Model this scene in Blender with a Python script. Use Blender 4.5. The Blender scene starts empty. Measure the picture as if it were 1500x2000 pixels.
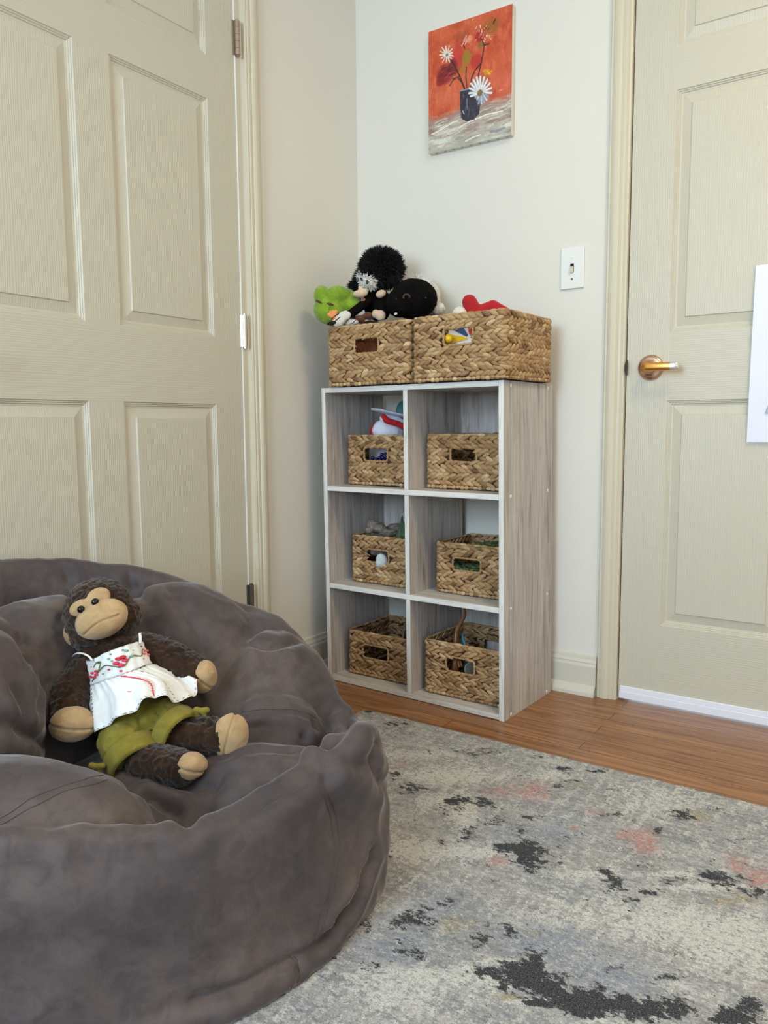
import bpy, bmesh, math, random
import numpy as np
from mathutils import Vector, Matrix, noise
SC = bpy.context.scene
COL = SC.collection
rng = np.random.default_rng(7)
# ------------------------------------------------------------------ camera
cam = bpy.data.objects.new('camera', bpy.data.cameras.new('camera')); COL.objects.link(cam)
cam.data.sensor_fit = 'HORIZONTAL'; cam.data.sensor_width = 36.0; cam.data.lens = 1522.94/1500*36
cam.data.clip_start = 0.02
_r = Vector((0.825986, 0.563646, -0.007061)); _u = Vector((-0.05542, 0.093668, 0.99406)); _f = Vector((-0.56096, 0.820688, -0.108606))
_m = Matrix((_r, _u, -_f)).transposed().to_4x4(); _m.translation = Vector((1.6036, -2.2019, 0.7954))
cam.matrix_world = _m
SC.camera = cam
# ------------------------------------------------------------------ colour management
SC.view_settings.view_transform = 'Standard'; SC.view_settings.look = 'None'
SC.view_settings.gamma = 1.0; SC.view_settings.use_curve_mapping = False
SC.view_settings.exposure = 0.10
SC.cycles.use_denoising = True
SC.cycles.max_bounces = 8
# ------------------------------------------------------------------ sky and lights
w = bpy.data.worlds.new('sky'); SC.world = w; w.use_nodes = True
bg = w.node_tree.nodes['Background']; bg.inputs[0].default_value = (0.80, 0.90, 1.0, 1); bg.inputs[1].default_value = 3.0
def area(name, loc, target, sx, sy, power, col):
    l = bpy.data.lights.new(name, 'AREA'); l.shape = 'RECTANGLE'; l.size = sx; l.size_y = sy
    l.energy = power; l.color = col
    o = bpy.data.objects.new(name, l); COL.objects.link(o); o.location = loc
    o.rotation_euler = (Vector(target)-Vector(loc)).to_track_quat('-Z', 'Y').to_euler()
    return o
RX, RY, RZ = 3.4, -4.2, 2.55       # the room's far corner and its ceiling
area('window_daylight', (1.05, RY+0.03, 1.5), (1.15, 0, 0.9), 1.3, 1.3, 66, (0.60, 0.81, 1.0))
area('side_fill_light', (RX-0.03, -2.9, 1.45), (0, -2.4, 1.0), 1.0, 1.2, 2, (0.74, 0.87, 1.0))  # unseen fill light, added to brighten the room from the right
area('ceiling_lamp_light', (2.0, -1.15, RZ-0.10), (2.0, -1.0, 0), 0.5, 0.5, 21, (1.0, 0.78, 0.50))

# ------------------------------------------------------------------ helpers
def lin(c):
    return tuple(((v/255)/12.92 if v/255 <= 0.04045 else ((v/255+0.055)/1.055)**2.4) for v in c)
def link(o, parent=None):
    COL.objects.link(o)
    if parent is not None: o.parent = parent
    return o
def mesh(name, V, F, m=None, parent=None, smooth=False, mats=None, midx=None, loc=None, rot=None, sharp=None):
    me = bpy.data.meshes.new(name)
    V = np.asarray(V, dtype=np.float32).reshape(-1, 3)
    if isinstance(F, np.ndarray) and F.ndim == 2:
        n, k = F.shape
        me.vertices.add(len(V)); me.vertices.foreach_set('co', V.ravel())
        me.loops.add(n*k); me.loops.foreach_set('vertex_index', F.astype(np.int32).ravel())
        me.polygons.add(n); me.polygons.foreach_set('loop_start', np.arange(0, n*k, k, dtype=np.int32))
        me.polygons.foreach_set('loop_total', np.full(n, k, dtype=np.int32))
        me.update(calc_edges=True)
    else:
        me.from_pydata(V.tolist(), [], [list(map(int, f)) for f in F])
    me.validate()
    for mm in (mats or [m]):
        if mm is not None: me.materials.append(mm)
    if midx is not None: me.polygons.foreach_set('material_index', np.asarray(midx, dtype=np.int32))
    me.polygons.foreach_set('use_smooth', np.full(len(me.polygons), bool(smooth)))
    me.update()
    o = bpy.data.objects.new(name, me)
    if loc is not None: o.location = loc
    if rot is not None: o.rotation_euler = rot
    return link(o, parent)
def frombm(name, bm, m, parent=None, smooth=False, loc=None, rot=None, mats=None):
    me = bpy.data.meshes.new(name); bm.to_mesh(me); bm.free()
    for mm in (mats or [m]):
        if mm is not None: me.materials.append(mm)
    me.polygons.foreach_set('use_smooth', np.full(len(me.polygons), bool(smooth)))
    o = bpy.data.objects.new(name, me)
    if loc is not None: o.location = loc
    if rot is not None: o.rotation_euler = rot
    return link(o, parent)
def bx(bm, x0, x1, y0, y1, z0, z1, bev=0.0, seg=2):
    vs = [bm.verts.new((x, y, z)) for x in (x0, x1) for y in (y0, y1) for z in (z0, z1)]
    idx = [(0, 1, 3, 2), (4, 6, 7, 5), (0, 4, 5, 1), (2, 3, 7, 6), (0, 2, 6, 4), (1, 5, 7, 3)]
    fs = [bm.faces.new([vs[i] for i in f]) for f in idx]
    if bev > 0:
        es = list({e for f in fs for e in f.edges})
        bmesh.ops.bevel(bm, geom=es, offset=bev, segments=seg, affect='EDGES', profile=0.5)
def box(name, x0, x1, y0, y1, z0, z1, m, parent=None, bev=0.0, loc=None, rot=None, seg=2):
    bm = bmesh.new(); bx(bm, x0, x1, y0, y1, z0, z1, bev, seg)
    return frombm(name, bm, m, parent, loc=loc, rot=rot)
def tag(o, label=None, cat=None, group=None, kind=None):
    if label: o['label'] = label
    if cat: o['category'] = cat
    if group: o['group'] = group
    if kind: o['kind'] = kind
    return o
def empty(name, loc=(0, 0, 0), rz=0.0, rot=None):
    o = bpy.data.objects.new(name, None); o.empty_display_size = 0.05
    o.location = loc; o.rotation_euler = rot if rot else (0, 0, rz)
    return link(o)
def join_bufs(bufs):
    Vs, Fs, k = [], [], 0
    for V, F in bufs:
        Vs.append(V); Fs.append(np.asarray(F)+k); k += len(V)
    return np.concatenate(Vs), np.concatenate(Fs)
def tube_buf(P, R, n=8, cap=True, up=(0, 0, 1), flat=1.0):
    P = np.asarray(P, float); N = len(P)
    R = np.full(N, R, float) if np.isscalar(R) else np.asarray(R, float)
    T = np.gradient(P, axis=0); T /= np.linalg.norm(T, axis=1)[:, None]+1e-12
    u = np.array(up, float); a0 = np.cross(T[0], u)
    if np.linalg.norm(a0) < 1e-3: a0 = np.cross(T[0], (1, 0, 0.1))
    a0 /= np.linalg.norm(a0); A = [a0]
    for i in range(1, N):
        v = A[-1]-T[i]*(A[-1]@T[i]); A.append(v/(np.linalg.norm(v)+1e-12))
    A = np.array(A); B = np.cross(T, A)
    th = np.arange(n)*2*np.pi/n
    V = P[:, None]+(A[:, None]*np.cos(th)[None, :, None]+B[:, None]*np.sin(th)[None, :, None]*flat)*R[:, None, None]
    V = V.reshape(-1, 3); F = []
    for i in range(N-1):
        for j in range(n):
            F.append((i*n+j, i*n+(j+1) % n, (i+1)*n+(j+1) % n, (i+1)*n+j))
    if cap:
        V = np.vstack([V, P[0], P[-1]]); c0 = N*n
        for j in range(0, n):
            F.append((c0, (j+1) % n, j, j)); F.append((c0+1, (N-1)*n+j, (N-1)*n+(j+1) % n, (N-1)*n+(j+1) % n))
    return V, F
def fixf(F): return [tuple(dict.fromkeys(map(int, f))) for f in F]
def tube(name, P, R, m, parent=None, n=8, cap=True, flat=1.0, up=(0, 0, 1), smooth=True):
    V, F = tube_buf(P, R, n, cap, up, flat)
    return mesh(name, V, fixf(F), m, parent, smooth)
def lathe(name, prof, m, parent=None, n=32, loc=None, rot=None, smooth=True):
    V, F = [], []
    for r_, z_ in prof:
        for j in range(n):
            a_ = 2*math.pi*j/n; V.append((r_*math.cos(a_), r_*math.sin(a_), z_))
    for i in range(len(prof)-1):
        for j in range(n):
            F.append((i*n+j, i*n+(j+1) % n, (i+1)*n+(j+1) % n, (i+1)*n+j))
    F.append(list(range(n))[::-1]); F.append([(len(prof)-1)*n+j for j in range(n)])
    return mesh(name, V, F, m, parent, smooth, loc=loc, rot=rot)
def ball_np(c, rad, nu=24, nv=16, rot=None):
    u = np.linspace(0, 2*np.pi, nu, endpoint=False); v = np.linspace(0, np.pi, nv+1)[1:-1]
    P = [(0, 0, 1)]+[(math.sin(b)*math.cos(a), math.sin(b)*math.sin(a), math.cos(b)) for b in v for a in u]+[(0, 0, -1)]
    P = np.array(P)*np.asarray(rad)
    if rot is not None: P = P @ np.array(rot).T
    P = P+np.asarray(c); F = []
    for j in range(nu): F.append((0, 1+j, 1+(j+1) % nu))
    for i in range(nv-2):
        for j in range(nu):
            a = 1+i*nu+j; b = 1+i*nu+(j+1) % nu; F.append((a, a+nu, b+nu, b))
    e = len(P)-1
    for j in range(nu): F.append((e, 1+(nv-2)*nu+(j+1) % nu, 1+(nv-2)*nu+j))
    return P, F
def eul(rx, ry, rz):
    return np.array(Matrix.Rotation(rz, 3, 'Z') @ Matrix.Rotation(ry, 3, 'Y') @ Matrix.Rotation(rx, 3, 'X'))
def ball(name, c, rad, m, parent=None, nu=24, nv=16, rot=None):
    V, F = ball_np(c, rad, nu, nv, rot); return mesh(name, V, F, m, parent, True)
def blob(name, parts, m, parent=None, voxel=0.004, smooth=6, disp=None, fac=0.5):
    """one continuous body out of overlapping closed shapes"""
    Vs, Fs, k = [], [], 0
    for V, F in parts:
        Vs.append(np.asarray(V)); Fs += [tuple(i+k for i in dict.fromkeys(map(int, f))) for f in F]; k += len(V)
    o = mesh(name+'_src', np.vstack(Vs), Fs, None)
    md = o.modifiers.new('r', 'REMESH'); md.mode = 'VOXEL'; md.voxel_size = voxel; md.use_smooth_shade = True
    if smooth:
        ms = o.modifiers.new('s', 'SMOOTH'); ms.iterations = smooth; ms.factor = fac
    bpy.context.view_layer.update()
    dg = bpy.context.evaluated_depsgraph_get()
    me = bpy.data.meshes.new_from_object(o.evaluated_get(dg)); me.name = name
    old = o.data; bpy.data.objects.remove(o); bpy.data.meshes.remove(old)
    if disp is not None:
        n = len(me.vertices); co = np.empty(n*3, np.float32); me.vertices.foreach_get('co', co); co = co.reshape(-1, 3)
        no = np.empty(n*3, np.float32); me.vertices.foreach_get('normal', no); no = no.reshape(-1, 3)
        co = disp(co.astype(float), no.astype(float)); me.vertices.foreach_set('co', co.astype(np.float32).ravel()); me.update()
    me.materials.clear()
    if m is not None: me.materials.append(m)
    me.polygons.foreach_set('use_smooth', np.ones(len(me.polygons), dtype=bool))
    return link(bpy.data.objects.new(name, me), parent)
def vnoise(P, s, seed=0.0):
    return np.array([noise.noise(Vector((p[0]*s+seed, p[1]*s-seed*0.7, p[2]*s+seed*1.3))) for p in P])

# ------------------------------------------------------------------ materials
class NT:
    def __init__(s, name):
        s.m = bpy.data.materials.new(name); s.m.use_nodes = True; s.t = s.m.node_tree
        s.b = s.t.nodes['Principled BSDF']
    def n(s, typ, **kw):
        nd = s.t.nodes.new(typ)
        for k, v in kw.items():
            if k == 'i':
                for kk, vv in v.items(): s.set(nd.inputs[kk], vv)
            else: setattr(nd, k, v)
        return nd
    def set(s, inp, v):
        if hasattr(v, 'is_linked') or hasattr(v, 'links'): s.t.links.new(v, inp)
        else:
            try: inp.default_value = v
            except Exception: inp.default_value = tuple(v)+(1,)
    def P(s, **kw):
        for k, v in kw.items(): s.set(s.b.inputs[k.replace('_', ' ')], v)
    def ramp(s, fac, stops, interp='LINEAR'):
        r_ = s.n('ShaderNodeValToRGB'); s.set(r_.inputs[0], fac); e = r_.color_ramp.elements; r_.color_ramp.interpolation = interp
        while len(e) < len(stops): e.new(0.5)
        for el, (p_, c_) in zip(e, stops): el.position = p_; el.color = tuple(c_)+(1,) if len(c_) == 3 else c_
        return r_.outputs[0]
    def noise(s, vec=None, scale=5, detail=4, rough=0.5, dist=0.0):
        nd = s.n('ShaderNodeTexNoise', i={'Scale': scale, 'Detail': detail, 'Roughness': rough, 'Distortion': dist})
        if vec is not None: s.t.links.new(vec, nd.inputs['Vector'])
        return nd.outputs['Fac']
    def coord(s, scale=(1, 1, 1), rot=(0, 0, 0), loc=(0, 0, 0), kind='Object'):
        tc = s.n('ShaderNodeTexCoord'); mp = s.n('ShaderNodeMapping')
        s.t.links.new(tc.outputs[kind], mp.inputs[0])
        mp.inputs['Scale'].default_value = scale; mp.inputs['Rotation'].default_value = rot; mp.inputs['Location'].default_value = loc
        return mp.outputs[0]
    def mix(s, f, a, b, typ='MIX'):
        nd = s.n('ShaderNodeMix', data_type='RGBA', blend_type=typ)
        s.set(nd.inputs[0], f); s.set(nd.inputs[6], a if not isinstance(a, tuple) else tuple(a)+(1,)*(4-len(a)))
        s.set(nd.inputs[7], b if not isinstance(b, tuple) else tuple(b)+(1,)*(4-len(b)))
        return nd.outputs[2]
    def math(s, op, a, b=0.0, clamp=False):
        nd = s.n('ShaderNodeMath', operation=op, use_clamp=clamp); s.set(nd.inputs[0], a); s.set(nd.inputs[1], b); return nd.outputs[0]
    def bump(s, h, strength=0.3, dist=0.01):
        nd = s.n('ShaderNodeBump', i={'Strength': strength, 'Distance': dist, 'Height': h}); s.t.links.new(nd.outputs[0], s.b.inputs['Normal'])
    def attr(s, name, out='Color'):
        return s.n('ShaderNodeAttribute', attribute_name=name).outputs[out]
def simple(name, col, rough=0.5, metal=0.0, bump=None, sheen=0.0, var=0.0, vs=20, spec=None, emis=None):
    t = NT(name); c = lin(col)
    if var > 0:
        f_ = t.noise(t.coord(), vs, 5)
        t.P(Base_Color=t.mix(f_, tuple(max(0, v*(1-var)) for v in c), tuple(min(1, v*(1+var)) for v in c)))
    else: t.P(Base_Color=c+(1,))
    t.P(Roughness=rough, Metallic=metal)
    if sheen: t.P(Sheen_Weight=sheen, Sheen_Roughness=0.4)
    if spec is not None: t.P(**{'Specular_IOR_Level': spec})
    if bump: t.bump(t.noise(t.coord(), bump[0], 4), bump[1], bump[2])
    return t.m
# wall paint
def wallmat():
    t = NT('wall_paint'); n = t.noise(t.coord(), 220, 3)
    t.P(Base_Color=lin((230, 226, 216))+(1,), Roughness=0.75); t.bump(n, 0.12, 0.002); return t.m
WALL = wallmat()
CEIL = simple('ceiling_paint', (236, 232, 222), 0.9)
def paintgrain(name, rot):
    t = NT(name); c = t.coord(scale=(1, 1, 1), rot=rot)
    mp = t.n('ShaderNodeMapping'); t.t.links.new(c, mp.inputs[0]); mp.inputs['Scale'].default_value = (160, 160, 6)
    wob = t.noise(c, 3.0, 2)
    wv = t.n('ShaderNodeTexWave', wave_type='BANDS', bands_direction='X', i={'Scale': 60, 'Distortion': 14, 'Detail': 3, 'Detail Scale': 0.35, 'Detail Roughness': 0.5})
    mp2 = t.n('ShaderNodeMapping'); t.t.links.new(c, mp2.inputs[0]); mp2.inputs['Scale'].default_value = (1, 1, 0.12)
    t.t.links.new(mp2.outputs[0], wv.inputs['Vector'])
    h = t.math('ADD', t.math('MULTIPLY', wv.outputs['Fac'], 0.6), t.noise(mp.outputs[0], 1.0, 3))
    t.P(Base_Color=lin((204, 198, 180))+(1,), Roughness=0.42); t.bump(h, 0.28, 0.0012); return t.m
DOORV = paintgrain('door_paint_upright_grain', (0, 0, 0))
DOORH = paintgrain('door_paint_level_grain', (0, math.pi/2, 0))
TRIM = simple('trim_paint', (212, 204, 182), 0.4, bump=(40, 0.1, 0.003))
BASEM = simple('baseboard_paint', (212, 208, 194), 0.45, bump=(40, 0.1, 0.003))
NICKEL = simple('satin_nickel', (176, 164, 150), 0.28, 1.0)
DARKM = simple('dark_metal', (60, 52, 46), 0.4, 0.9)
BLACK = simple('black_void', (12, 11, 10), 0.9)
WHITEP = simple('white_plastic', (236, 236, 232), 0.35)
def woodfloor():
    t = NT('oak_floor'); c = t.coord()
    br = t.n('ShaderNodeTexBrick', offset=0.37, offset_frequency=2, i={'Scale': 1.0, 'Mortar Size': 0.0009, 'Mortar Smooth': 0.2, 'Brick Width': 0.95, 'Row Height': 0.0575, 'Bias': 0.0,
             'Color1': (0, 0, 0, 1), 'Color2': (1, 1, 1, 1), 'Mortar': (0.5, 0.5, 0.5, 1)})
    t.t.links.new(c, br.inputs['Vector'])
    sep = t.n('ShaderNodeSeparateXYZ'); t.t.links.new(c, sep.inputs[0])
    row = t.math('FLOOR', t.math('DIVIDE', sep.outputs[1], 0.0575))
    cmb = t.n('ShaderNodeCombineXYZ'); t.set(cmb.inputs[0], t.math('MULTIPLY', sep.outputs[0], 1.6)); t.set(cmb.inputs[1], t.math('MULTIPLY', sep.outputs[1], 26)); t.set(cmb.inputs[2], t.math('ADD', t.math('MULTIPLY', row, 3.7), t.math('MULTIPLY', br.outputs['Color'], 9)))
    g = t.noise(cmb.outputs[0], 1.9, 6, 0.66, 1.8)
    cm2 = t.n('ShaderNodeCombineXYZ'); t.set(cm2.inputs[0], t.math('MULTIPLY', sep.outputs[0], 9)); t.set(cm2.inputs[1], t.math('MULTIPLY', sep.outputs[1], 400)); t.set(cm2.inputs[2], row)
    g2 = t.noise(cm2.outputs[0], 1.0, 3, 0.6)
    wn = t.n('ShaderNodeTexWhiteNoise', noise_dimensions='2D'); cm3 = t.n('ShaderNodeCombineXYZ'); t.set(cm3.inputs[0], row); t.set(cm3.inputs[1], br.outputs['Color']); t.t.links.new(cm3.outputs[0], wn.inputs['Vector'])
    base = t.ramp(g, [(.30, lin((92, 58, 34))), (.42, lin((148, 100, 62))), (.56, lin((180, 128, 84))), (.75, lin((202, 152, 106)))])
    b2 = t.mix(t.math('MULTIPLY', g2, 0.55), base, lin((92, 62, 40)))
    b3 = t.mix(t.math('MULTIPLY', wn.outputs['Value'], 0.4), b2, lin((128, 84, 52)))
    b4 = t.mix(br.outputs['Fac'], b3, lin((52, 28, 14)))
    t.P(Base_Color=b4, Roughness=0.33, Specular_IOR_Level=0.4); t.bump(t.math('SUBTRACT', g2, t.math('MULTIPLY', br.outputs['Fac'], 3)), 0.15, 0.001); return t.m
OAK = woodfloor()

# ------------------------------------------------------------------ the room
S = 'structure'
tag(box('floor', -1.2, RX+.1, RY-.1, .9, -.06, 0, OAK), kind=S)
tag(box('ceiling', -.12, RX+.1, RY-.1, .12, RZ, RZ+.08, CEIL), kind=S)
D2X0, D2W, DH = 0.922, 0.914, 2.032
D1Y1, D1W = -0.5665, 0.914
bm = bmesh.new()
bx(bm, -.12, D2X0-.004, 0, .12, 0, RZ); bx(bm, D2X0+D2W+.004, RX+.1, 0, .12, 0, RZ); bx(bm, D2X0-.004, D2X0+D2W+.004, 0, .12, DH+.012, RZ)
tag(frombm('wall_back', bm, WALL), kind=S)
bm = bmesh.new()
bx(bm, -.12, 0, D1Y1+.022, 0, 0, RZ); bx(bm, -.12, 0, RY-.1, D1Y1-D1W-.02, 0, RZ); bx(bm, -.12, 0, D1Y1-D1W-.02, D1Y1+.022, DH+.03, RZ)
tag(frombm('wall_left', bm, WALL), kind=S)
def wall_with_hole(name, axis, pos, a0, a1, h0, h1, z0, z1):
    bm = bmesh.new()
    def seg(u0, u1, w0, w1):
        if axis == 'x': bx(bm, pos, pos+.1, u0, u1, w0, w1)
        else: bx(bm, u0, u1, pos-.1, pos, w0, w1)
    seg(a0, h0, 0, RZ); seg(h1, a1, 0, RZ); seg(h0, h1, 0, z0); seg(h0, h1, z1, RZ)
    tag(frombm(name, bm, WALL), kind=S)
wall_with_hole('wall_right', 'x', RX, RY, 0, -3.4, -2.4, .85, 2.05)
wall_with_hole('wall_front', 'y', RY, 0, RX, .4, 1.7, .8, 2.1)
GLASS = NT('window_glass'); GLASS.P(Transmission_Weight=1.0, Roughness=0.0, IOR=1.02, Base_Color=(1, 1, 1, 1)); GLASS = GLASS.m
def window(name, axis, pos, u0, u1, z0, z1):
    def B(nm, a, b, c, d, m, p=None, t0=0.0, t1=.05):
        if axis == 'x': return box(nm, pos+t0, pos+t1, a, b, c, d, m, p)
        return box(nm, a, b, pos-t1, pos-t0, c, d, m, p)
    bm = bmesh.new()
    for a, b, c, d in ((u0, u0+.05, z0, z1), (u1-.05, u1, z0, z1), (u0+.05, u1-.05, z0, z0+.05), (u0+.05, u1-.05, z1-.05, z1), (u0+.05, u1-.05, (z0+z1)/2-.02, (z0+z1)/2+.02)):
        if axis == 'x': bx(bm, pos+.03, pos+.08, a, b, c, d)
        else: bx(bm, a, b, pos-.08, pos-.03, c, d)
    fr = tag(frombm(name, bm, TRIM), kind=S)
    B('window_pane', u0+.05, u1-.05, z0+.05, z1-.05, GLASS, fr, .05, .054)
window('window_1', 'y', RY, .4, 1.7, .8, 2.1)
window('added_fill_window', 'x', RX, -3.4, -2.4, .85, 2.05)  # unseen window added to go with the side fill light

def extrude_profile(prof, p0, p1, xdir, ndir):
    """profile points (across, out) swept from p0 to p1"""
    p0, p1, xd, nd = map(lambda v: np.asarray(v, float), (p0, p1, xdir, ndir))
    V = [p0+xd*a+nd*b for a, b in prof]+[p1+xd*a+nd*b for a, b in prof]; n = len(prof)
    F = [(i, (i+1) % n, n+(i+1) % n, n+i) for i in range(n)]+[tuple(range(n))[::-1], tuple(range(n, 2*n))]
    return np.array(V), F
CAS = [(0, 0), (0, .010), (.003, .0135), (.007, .012), (.010, .0125), (.0115, .0165), (.019, .0185), (.027, .0185), (.033, .016), (.0355, .0125), (.041, .0135), (.046, .013), (.048, .0105), (.053, .0115), (.0575, .009), (.0585, 0)]
# left door casing: across runs from the wall side (y=-.478) to the door side
V1, F1 = extrude_profile(CAS, (0, -.4785, 0), (0, -.4785, DH+.075), (0, -1, 0), (1, 0, 0))
V2, F2 = extrude_profile(CAS, (0, D1Y1-D1W-.012-.0585-.012, 0), (0, D1Y1-D1W-.012-.0585-.012, DH+.075), (0, 1, 0), (1, 0, 0))
V3, F3 = extrude_profile(CAS, (0, D1Y1-D1W-.08, DH+.08), (0, -.4785, DH+.08), (0, 0, -1), (1, 0, 0))
def joinF(*bufs):
    Vs, Fs, k = [], [], 0
    for V, F in bufs:
        Vs.append(np.asarray(V)); Fs += [tuple(i+k for i in f) for f in F]; k += len(V)
    return np.vstack(Vs), Fs
bmj = bmesh.new(); bx(bmj, -.12, .001, D1Y1+.0045, D1Y1+.0215, 0, DH+.02); bx(bmj, -.12, .001, D1Y1-D1W-.019, D1Y1-D1W-.004, 0, DH+.02); bx(bmj, -.12, .001, D1Y1-D1W-.019, D1Y1+.0215, DH+.006, DH+.028)
me_ = bpy.data.meshes.new('j'); bmj.to_mesh(me_); bmj.free()
Vj = np.array([v.co[:] for v in me_.vertices]); Fj = [tuple(p.vertices) for p in me_.polygons]
V, F = joinF((V1, F1), (V2, F2), (V3, F3), (Vj, Fj))
trim1 = tag(mesh('trim_1', V, F, TRIM), kind=S)
V1, F1 = extrude_profile(CAS, (.860, 0, 0), (.860, 0, DH+.07), (1, 0, 0), (0, -1, 0))
V2, F2 = extrude_profile(CAS, (D2X0+D2W+.062, 0, 0), (D2X0+D2W+.062, 0, DH+.07), (-1, 0, 0), (0, -1, 0))
V3, F3 = extrude_profile(CAS, (.860, 0, DH+.072), (D2X0+D2W+.062, 0, DH+.072), (0, 0, -1), (0, -1, 0))
V, F = joinF((V1, F1), (V2, F2), (V3, F3))
trim2 = tag(mesh('trim_2', V, F, TRIM), kind=S)
BB = [(0, 0), (.014, 0), (.014, .086), (.0115, .094), (.012, .098), (.008, .106), (.0065, .114), (.0, .117)]
SH = [(.013, 0), (.030, 0), (.029, .010), (.024, .022), (.017, .029), (.013, .030)]
def baseboard(name, p0, p1, nd):
    A = extrude_profile([(b, a) for a, b in BB], p0, p1, (0, 0, 1), nd)
    B = extrude_profile([(b, a) for a, b in SH], p0, p1, (0, 0, 1), nd)
    bb = tag(mesh(name, *A, BASEM), kind=S)
    mesh('shoe_molding', *B, BASEM, bb)
baseboard('baseboard_back', (0, 0, 0), (.857, 0, 0), (0, -1, 0))
baseboard('baseboard_left', (0, -.4785, 0), (0, -.0305, 0), (1, 0, 0))
baseboard('baseboard_back_right', (D2X0+D2W+.062, 0, 0), (RX, 0, 0), (0, -1, 0))
baseboard('baseboard_left_near', (0, RY, 0), (0, D1Y1-D1W-.083, 0), (1, 0, 0))

# ---- six-panel doors, front face in the local plane y=0 facing -y, x across, z up
DPROF = [(0, 0), (.0022, -.0028), (.0042, -.0026), (.0062, -.0052), (.0084, -.0050), (.0105, -.0078), (.0135, -.0082), (.0150, -.0088), (.0375, -.0040), (.0395, -.0012)]
def door_mesh(name, W, panels_x, panels_z, z0=0.0):
    V, F, MI = [], [], []
    def q(a, b, c, d, mi):
        k = len(V); V.extend([a, b, c, d]); F.append((k, k+1, k+2, k+3)); MI.append(mi)
    xs = [0]+[v for p in panels_x for v in p]+[W]; zs = [z0]+[v for p in panels_z for v in p]+[DH]
    for i in range(len(xs)-1):
        for j in range(len(zs)-1):
            x0, x1, a, b = xs[i], xs[i+1], zs[j], zs[j+1]
            if i % 2 == 1 and j % 2 == 1:
                for k in range(len(DPROF)-1):
                    (d0, h0), (d1, h1) = DPROF[k], DPROF[k+1]
                    o = [(x0+d0, -h0, a+d0), (x1-d0, -h0, a+d0), (x1-d0, -h0, b-d0), (x0+d0, -h0, b-d0)]
                    n = [(x0+d1, -h1, a+d1), (x1-d1, -h1, a+d1), (x1-d1, -h1, b-d1), (x0+d1, -h1, b-d1)]
                    for s_ in range(4): q(o[s_], o[(s_+1) % 4], n[(s_+1) % 4], n[s_], 0)
                q(n[0], n[1], n[2], n[3], 0)
            else:
                horiz = (j % 2 == 0) and 0 < i < len(xs)-2
                q((x0, 0, a), (x1, 0, a), (x1, 0, b), (x0, 0, b), 1 if horiz else 0)
    T = .035
    q((0, 0, z0), (0, 0, DH), (0, T, DH), (0, T, z0), 0); q((W, 0, z0), (W, T, z0), (W, T, DH), (W, 0, DH), 0)
    q((0, 0, DH), (W, 0, DH), (W, T, DH), (0, T, DH), 0); q((0, T, z0), (0, T, DH), (W, T, DH), (W, T, z0), 0); q((0, 0, z0), (0, T, z0), (W, T, z0), (W, 0, z0), 0)
    # y of recessed points is positive (into the slab)
    V = np.array(V); 
    o = mesh(name, V, np.array(F), mats=[DOORV, DOORH], midx=MI)
    bm = bmesh.new(); bm.from_mesh(o.data); bmesh.ops.remove_doubles(bm, verts=bm.verts, dist=1e-5); bmesh.ops.recalc_face_normals(bm, faces=bm.faces); bm.to_mesh(o.data); bm.free()
    return tag(o, kind=S)
PZ = [(.236, .861), (1.043, 1.663), (1.772, 1.925)]
d1 = door_mesh('door_1', D1W, [(.103, .409), (.505, .811)], PZ, .012)
d1.location = (-.001, D1Y1-D1W, 0); d1.rotation_euler = (0, 0, math.pi/2)      # local x runs to +y, the front faces the room
d2 = door_mesh('door_2', D2W, [(.112, .416), (.510, .811)], PZ, .012)
d2.location = (D2X0, -.001, 0)
# ---- hinges on door 1, levers, strike plate, sweep
def hinge(z, m, parent, name='hinge'):
    # local frame of door_1: x along the door to the hinge edge (x=D1W), -y into the room
    bm = bmesh.new()
    bx(bm, D1W-.006, D1W+.004, -.0030, .0015, z-.0445, z+.0445, .0004)
    for i in range(5):
        a = z-.0445+i*.0178
        r_ = bmesh.ops.create_cone(bm, cap_ends=True, segments=20, radius1=.0074, radius2=.0074, depth=.0172, matrix=Matrix.Translation((D1W+.0075, -.0072, a+.0089)))
    bmesh.ops.create_cone(bm, cap_ends=True, segments=16, radius1=.0045, radius2=.0045, depth=.096, matrix=Matrix.Translation((D1W+.0075, -.0072, z)))
    bx(bm, D1W+.002, D1W+.0125, -.0012, .002, z-.0445, z+.0445, .0004)
    return frombm(name, bm, m, parent)
H1 = simple('hinge_steel', (168, 152, 136), 0.45, .8); H2 = simple('hinge_bright_steel', (235, 232, 226), 0.2, 1.0); H3 = simple('hinge_dark_steel', (110, 102, 96), 0.5, .7)
GAPLT = simple('gap_light_white', (250, 250, 250), .3)
sl_ = box('gap_light_strip', D1W+.0006, D1W+.0040, -.0022, .006, .02, DH-.01, GAPLT, d1)  # added white strip, painting the bright line of light in the hinge gap
for z_, m_, lb in ((1.853, H1, 'brown-grey steel hinge'), (1.068, H2, 'bright silver hinge'), (.292, H3, 'dark steel hinge')):
    hinge(z_, m_, d1)['label'] = lb
ROSE = simple('satin_rose_metal', (214, 176, 150), 0.22, 1.0); LEV = simple('brass_lever_metal', (236, 176, 92), 0.25, 1.0)
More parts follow.
